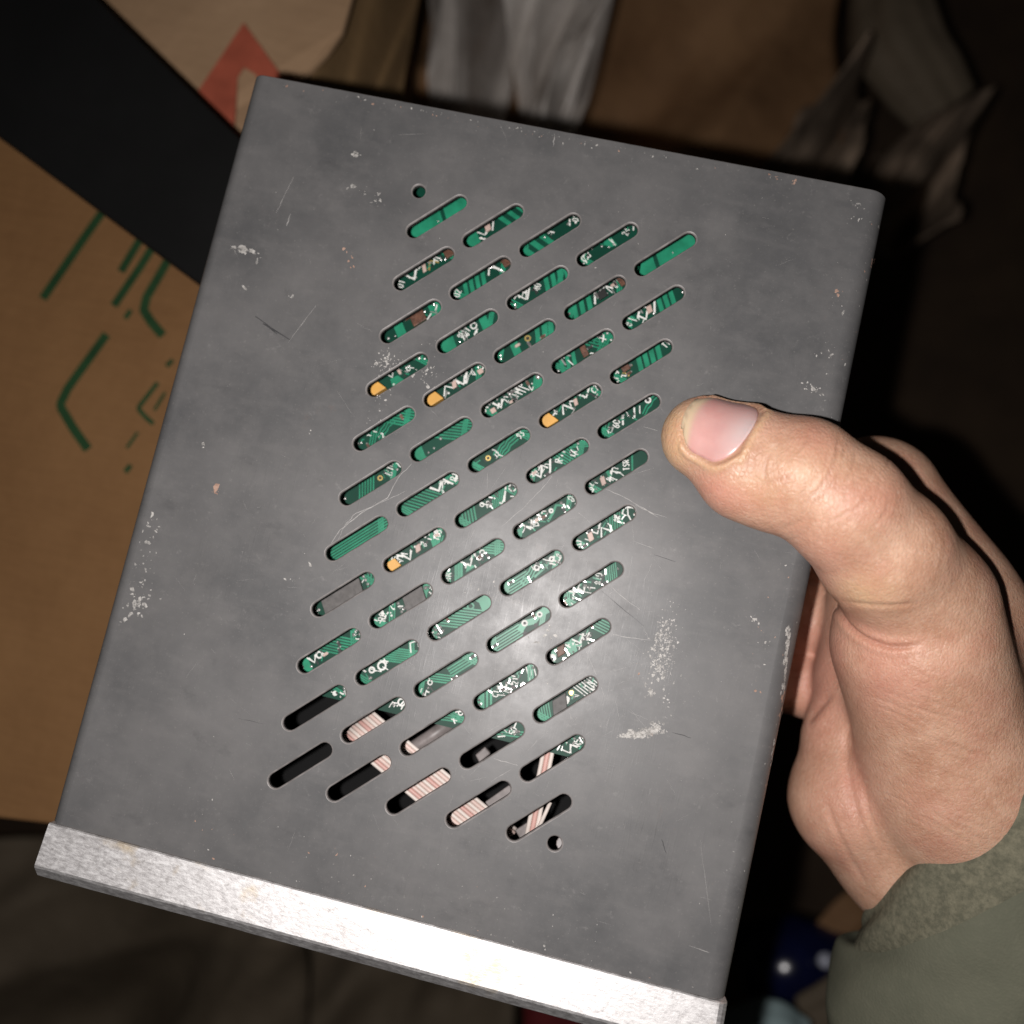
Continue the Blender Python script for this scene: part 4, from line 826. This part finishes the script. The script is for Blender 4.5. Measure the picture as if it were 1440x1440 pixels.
# sleeve and its pilled cuff
def sleeve():
    ctr = [(1404, 1212, -30, 25.0), (1393, 1272, -32, 25.6), (1374, 1342, -36, 27), (1350, 1395, -40, 28.5), (1336, 1440, -46, 29), (1350, 1500, -50, 30), (1372, 1580, -54, 31), (1400, 1680, -58, 32)]
    P = np.array([un(u, v, z) for u, v, z, r in ctr]); R = np.array([c[3] for c in ctr])
    ts = np.linspace(0, len(ctr)-1, 46); kk = np.arange(len(ctr)); P = np.stack([np.interp(ts, kk, P[:, c]) for c in range(3)], 1); R = np.interp(ts, kk, R)
    for _ in range(4): P[1:-1] = (P[:-2]+P[2:]+2*P[1:-1])/4; R[1:-1] = (R[:-2]+R[2:]+2*R[1:-1])/4
    n = 64; V = []; Tt = np.gradient(P, axis=0); Tt /= np.linalg.norm(Tt, axis=1)[:, None]
    mt = Tt.copy(); mt[:] = mt.mean(0)/np.linalg.norm(mt.mean(0))
    tl = np.array([.62, -.42, -.25])                 # the mouth leans, so its rim runs up to the right
    for k, (p, t, r) in enumerate(zip(P, Tt, R)):
        a = np.cross(t, [.1, .1, .98]); a /= np.linalg.norm(a); b = np.cross(t, a); b /= np.linalg.norm(b)
        lean = max(0, 1-k/26)
        for q in range(n):
            th = 2*math.pi*q/n; dd = a*math.cos(th)+b*math.sin(th)
            rr = r*(1+.022*math.sin(3*th+k*.35)+.016*math.sin(7*th-k*.5)+.012*math.sin(k*.9+2*th))
            V.append(p+dd*rr+t*(-lean*1.5*r*(dd@np.array([.32, .10, .85]))))
    F = [(k*n+q, k*n+(q+1) % n, (k+1)*n+(q+1) % n, (k+1)*n+q) for k in range(45) for q in range(n)]
    return np.array(V), F, n
Vs, Fs, ns = sleeve()
sl = obj('sleeve', Vs, Fs, MT['fabric'], person, True); sd_ = sl.modifiers.new('thick', 'SOLIDIFY'); sd_.thickness = 1.6*S; sd_.offset = 0
sb = sl.modifiers.new('sub', 'SUBSURF'); sb.levels = 1; sb.render_levels = 1
tag(sl, 'olive grey sleeve round the wrist')
ctr = Vs.reshape(46, ns, 3).mean(1)
Vc2 = []; rows = 11
for k in range(rows):
    for q in range(ns):
        th = 2*math.pi*q/ns; ext = 1.05+.3*math.sin(th*2+1.2)
        kk = min(44.9, k*ext*1.0); i0 = int(kk); f = kk-i0; p = Vs.reshape(46, ns, 3)[i0, q]*(1-f)+Vs.reshape(46, ns, 3)[i0+1, q]*f; c = ctr[i0]
        d = p-c; d /= np.linalg.norm(d); Vc2.append(p+d*(1.2+rng.normal(0, .07)-(.7 if k in (0, rows-1) else 0)))
cf = obj('cuff', Vc2, [(k*ns+q, k*ns+(q+1) % ns, (k+1)*ns+(q+1) % ns, (k+1)*ns+q) for k in range(rows-1) for q in range(ns)], MT['pile'], person, True)
x = cf.modifiers.new('sub', 'SUBSURF'); x.levels = 1; x.render_levels = 2
tag(cf, 'rough pilled band at the mouth of the sleeve')

# ================================================================== background clutter below
def fy_(o, f): return o
m = MB(); m.box((20, 0, -612), (900, 900, 10)); tag(m.build('floor', MT['floor']), kind='structure')
def grid_sheet(name, c4, nx, ny, hfun, mat, parent=None, thick=.6, sub=0):
    """sheet between four measured corners (u, v, z), with its own relief"""
    Q = [un(*c) for c in c4]; V = []
    for a in range(ny):
        for b in range(nx):
            s, t = b/(nx-1), a/(ny-1)
            p = (Q[0]*(1-s)+Q[1]*s)*(1-t)+(Q[3]*(1-s)+Q[2]*s)*t
            V.append(p+np.array(hfun(s, t)))
    F = [(a*nx+b, a*nx+b+1, (a+1)*nx+b+1, (a+1)*nx+b)[::-1] for a in range(ny-1) for b in range(nx-1)]
    o = obj(name, V, F, mat, parent, True); sm = o.modifiers.new('thick', 'SOLIDIFY'); sm.thickness = thick*S; sm.offset = -1
    if sub: sb = o.modifiers.new('sub', 'SUBSURF'); sb.levels = sub; sb.render_levels = sub
    return o
# tan carton, upper left
cA = empty('tan_carton', un(250, 40, -150)); tag(cA, 'tan cardboard carton with a red printed angle above the black panel', 'carton')
ZA = -84
top = [(-260, -300, ZA-4), (510, -300, ZA-8), (496, -10, ZA-6), (482, 42, ZA-6), (462, 72, ZA-6), (436, 99, ZA-6), (400, 150, ZA-4), (330, 300, ZA), (60, 300, ZA+2), (-260, 120, ZA+2)]
m = MB(); m.prism([un(*p) for p in top], 3); bevel(m.build('top_panel', MT['cardA'], cA), .8)
def arrow_z(u, v): return ZA-3.3+.5
ar = [(345, 36), (395, 106), (420, 150), (382, 160), (362, 108), (345, 98), (336, 112), (334, 150), (330, 205), (282, 130)]
def zplane(u, v):                       # height of the carton's top where the print lies
    A, B, D = [un(*top[k]) for k in (0, 1, 8)]; nrm = np.cross(B-A, D-A); d = RT @ np.array([(u-720)/FPX, -(v-720)/FPX, -1.0])
    return CAM+d*(((A-CAM)@nrm)/(d@nrm))
m = MB(); m.prism([zplane(u, v)+np.array([0, 0, 1.6]) for u, v in ar], .3); tag(m.build('printed_mark', MT['redink'], cA), 'faded red printed angle')
grid_sheet('folded_flap', [(500, -300, ZA-9), (592, -300, ZA-70), (578, 200, ZA-66), (424, 190, ZA-8)], 26, 34, lambda s, t: (2.5*math.sin(9*t+3*s)*s, 0, 3.0*math.sin(11*t+5*s)*s+2*math.sin(23*t*s)), MT['kraft'], cA, 1.2, 1)
m = MB(); m.prism([un(-260, -300, ZA-8), un(500, -300, ZA-12), un(424, 190, ZA-12), un(60, 300, ZA-6)], 260); m.build('body', MT['cardA'], cA)
# black panel
m = MB(); m.prism([un(-160, -292, -52), un(430, 284, -52), un(430, 510, -50), un(-160, 75, -50)], 5)
bp = bevel(m.build('black_panel', MT['black']), .8); tag(bp, 'plain matte black panel lying between the two cartons', 'panel')
# brown carton with green print
cB = empty('brown_carton', un(150, 600, -160)); tag(cB, 'brown carton with dark green printed lines left of the case', 'carton')
ZC = -80
m = MB(); m.prism([un(-260, -60, ZC), un(330, 420, ZC), un(330, 1190, ZC), un(-260, 1120, ZC)], 140); bevel(m.build('body', MT['cardB'], cB), 1.0)
pr = MB()
for pts, wd in [([(205, 325), (192, 345), (170, 382)], 13), ([(216, 345), (198, 374), (160, 430)], 13), ([(236, 366), (222, 391), (206, 418), (202, 436), (212, 452), (229, 472)], 14),
                ([(222, 538), (208, 556), (194, 574), (204, 586), (216, 596)], 7), ([(232, 552), (217, 577)], 5), ([(243, 506), (234, 515)], 7), ([(194, 608), (178, 630)], 5), ([(184, 654), (176, 664)], 8), ([(184, 436), (176, 448)], 8),
                ([(150, 290), (118, 335), (60, 420)], 14), ([(150, 470), (96, 545), (84, 570), (104, 604), (124, 632)], 14)]:
    P = np.array([un(u, v, ZC+.12) for u, v in pts]); n_ = max(2, 4*len(P)); t = np.linspace(0, len(P)-1, n_)
    pr.strip(np.stack([np.interp(t, np.arange(len(P)), P[:, c]) for c in range(3)], 1), wd*(CAM[2]-ZC)/FPX)
tag(pr.build('printed_lines', MT['greenink'], cB), 'dark green printed lines and angles')
# clear plastic bags
def crumple(seed, amp, fx=1.0):
    r = np.random.default_rng(seed); K = r.uniform(3, 16, (9, 2))*fx; PHs = r.uniform(0, 6.28, 9); A = amp/np.linalg.norm(K, axis=1)*6
    return lambda s, t: (0, 0, float(sum(a*(1-2*abs(math.sin(.5*(k[0]*s+k[1]*t+p)))) for a, k, p in zip(A, K, PHs))))
b1 = grid_sheet('plastic_bag', [(672, -260, -160), (940, -260, -175), (800, 178, -190), (735, 176, -185)], 60, 80, crumple(3, 13, .75), MT['bag'], None, .15)
tag(b1, 'crumpled whitish plastic bag tapering down behind the top edge of the case', 'plastic bag')
b2 = grid_sheet('plastic_bag', [(575, -240, -205), (720, -240, -215), (705, 210, -228), (600, 200, -220)], 50, 60, crumple(5, 13, .7), MT['bag'], None, .15)
tag(b2, 'dim grey plastic bag between the tan carton and the whitish bag', 'plastic bag')
def box_thing(name, c4, thick, mat, label, cat, bev=2):
    m = MB(); m.prism([un(*c) for c in c4], thick); o = bevel(m.build(name, mat), bev); tag(o, label, cat); return o
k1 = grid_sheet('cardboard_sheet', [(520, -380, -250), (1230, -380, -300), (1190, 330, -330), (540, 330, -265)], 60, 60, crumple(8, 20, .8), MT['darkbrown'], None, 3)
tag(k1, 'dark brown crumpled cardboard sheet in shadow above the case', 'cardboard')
def bundle(name, pts, R, mat, label, cat, seed=1, parent=None):
    r = np.random.default_rng(seed); P = np.array([un(*p) for p in pts]); t = np.linspace(0, len(P)-1, 26); kk = np.arange(len(P)); P = np.stack([np.interp(t, kk, P[:, c]) for c in range(3)], 1); Rr = np.interp(t, kk, R)
    n = 28; V = []; Tt = np.gradient(P, axis=0); Tt /= np.linalg.norm(Tt, axis=1)[:, None]
    ph = r.uniform(0, 6.28, 5)
    for k, (p, tt, rr) in enumerate(zip(P, Tt, Rr)):
        a = np.cross(tt, [0, 0, 1]); a /= np.linalg.norm(a); b = np.cross(tt, a)
        for q in range(n):
            th = 2*math.pi*q/n; g = rr*(1+.07*math.sin(3*th+ph[0]+k*.12)+.07*math.sin(5*th+ph[1]-k*.05)+.06*math.sin(9*th+ph[2]+k*.08)+.05*math.sin(13*th+k*.1+ph[4])+.02*math.sin(k*.8+ph[3]))
            V.append(p+(a*math.cos(th)+b*math.sin(th)*.8)*g)
    F = [(k*n+q, k*n+(q+1) % n, (k+1)*n+(q+1) % n, (k+1)*n+q) for k in range(25) for q in range(n)]+[tuple(range(n))[::-1], tuple(25*n+q for q in range(n))]
    o = obj(name, V, F, mat, parent, True); s_ = o.modifiers.new('sub', 'SUBSURF'); s_.levels = 1; s_.render_levels = 1
    if parent is None: tag(o, label, cat)
    return o
g1 = grid_sheet('rag', [(1150, 110, -285), (1262, 70, -300), (1190, 330, -300), (1020, 330, -285)], 40, 60, crumple(21, 12, .6), MT['rag'], None, 1.5)
tag(g1, 'pale dirty rag slanting above the right corner of the case', 'rag')
g2 = grid_sheet('rag', [(1262, 170, -330), (1400, 120, -330), (1360, 300, -320), (1215, 330, -320)], 36, 40, crumple(24, 12, .6), MT['rag'], None, 1.5)
tag(g2, 'dim crumpled rag end at the right edge beside the case corner', 'rag')
bundle('sacking', [(1235, -120, -360), (1265, 60, -350), (1330, 160, -360)], [20, 26, 20], MT['umber'], 'dark brown sacking hanging at the upper right', 'sacking', 9)
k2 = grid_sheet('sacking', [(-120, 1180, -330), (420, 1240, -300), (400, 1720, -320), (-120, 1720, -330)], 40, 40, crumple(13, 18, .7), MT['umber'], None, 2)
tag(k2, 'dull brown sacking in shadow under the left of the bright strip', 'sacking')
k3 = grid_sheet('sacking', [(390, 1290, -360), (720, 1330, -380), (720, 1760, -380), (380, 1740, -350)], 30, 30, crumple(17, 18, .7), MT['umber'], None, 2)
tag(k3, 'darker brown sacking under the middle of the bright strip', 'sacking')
box_thing('red_box', [(735, 1395, -260), (930, 1440, -260), (930, 1640, -260), (735, 1640, -260)], 60, MT['redpl'], 'dark red plastic box under the bright strip at the bottom', 'box', 4)
bt = empty('blue_bottle', un(1190, 1350, -330)); tag(bt, 'dark blue glossy bottle in the gap between case and sleeve', 'bottle')
m = MB(); m.tube([un(1040, 1372, -330), un(1130, 1356, -330), un(1150, 1353, -330), un(1230, 1340, -330)], [26, 26, 22, 12], 28); m.build('body', MT['bluepl'], bt, True)
m = MB(); m.tube([un(1158, 1352, -306), un(1162, 1350, -300)], [4.2, 3.4], 16); m.build('cap', MT['capwhite'], bt, True)  # small pale disc: the bottle's highlight, painted as a shape on its side
bundle('cloth', [(1020, 1455, -260), (1080, 1446, -255), (1130, 1462, -262)], [9, 14, 8], MT['teal'], 'pale blue grey cloth at the bottom beside the case corner', 'cloth', 12)
bundle('sacking', [(1130, 1440, -300), (1210, 1405, -300), (1290, 1430, -310)], [12, 16, 12], MT['umber'], 'brown sacking scrap beside the sleeve', 'sacking', 15)
bundle('sacking', [(1150, 1330, -330), (1200, 1290, -330), (1240, 1250, -340)], [9, 12, 8], MT['darkbrown'], 'small dark brown scrap just below the heel of the hand', 'scrap', 18)
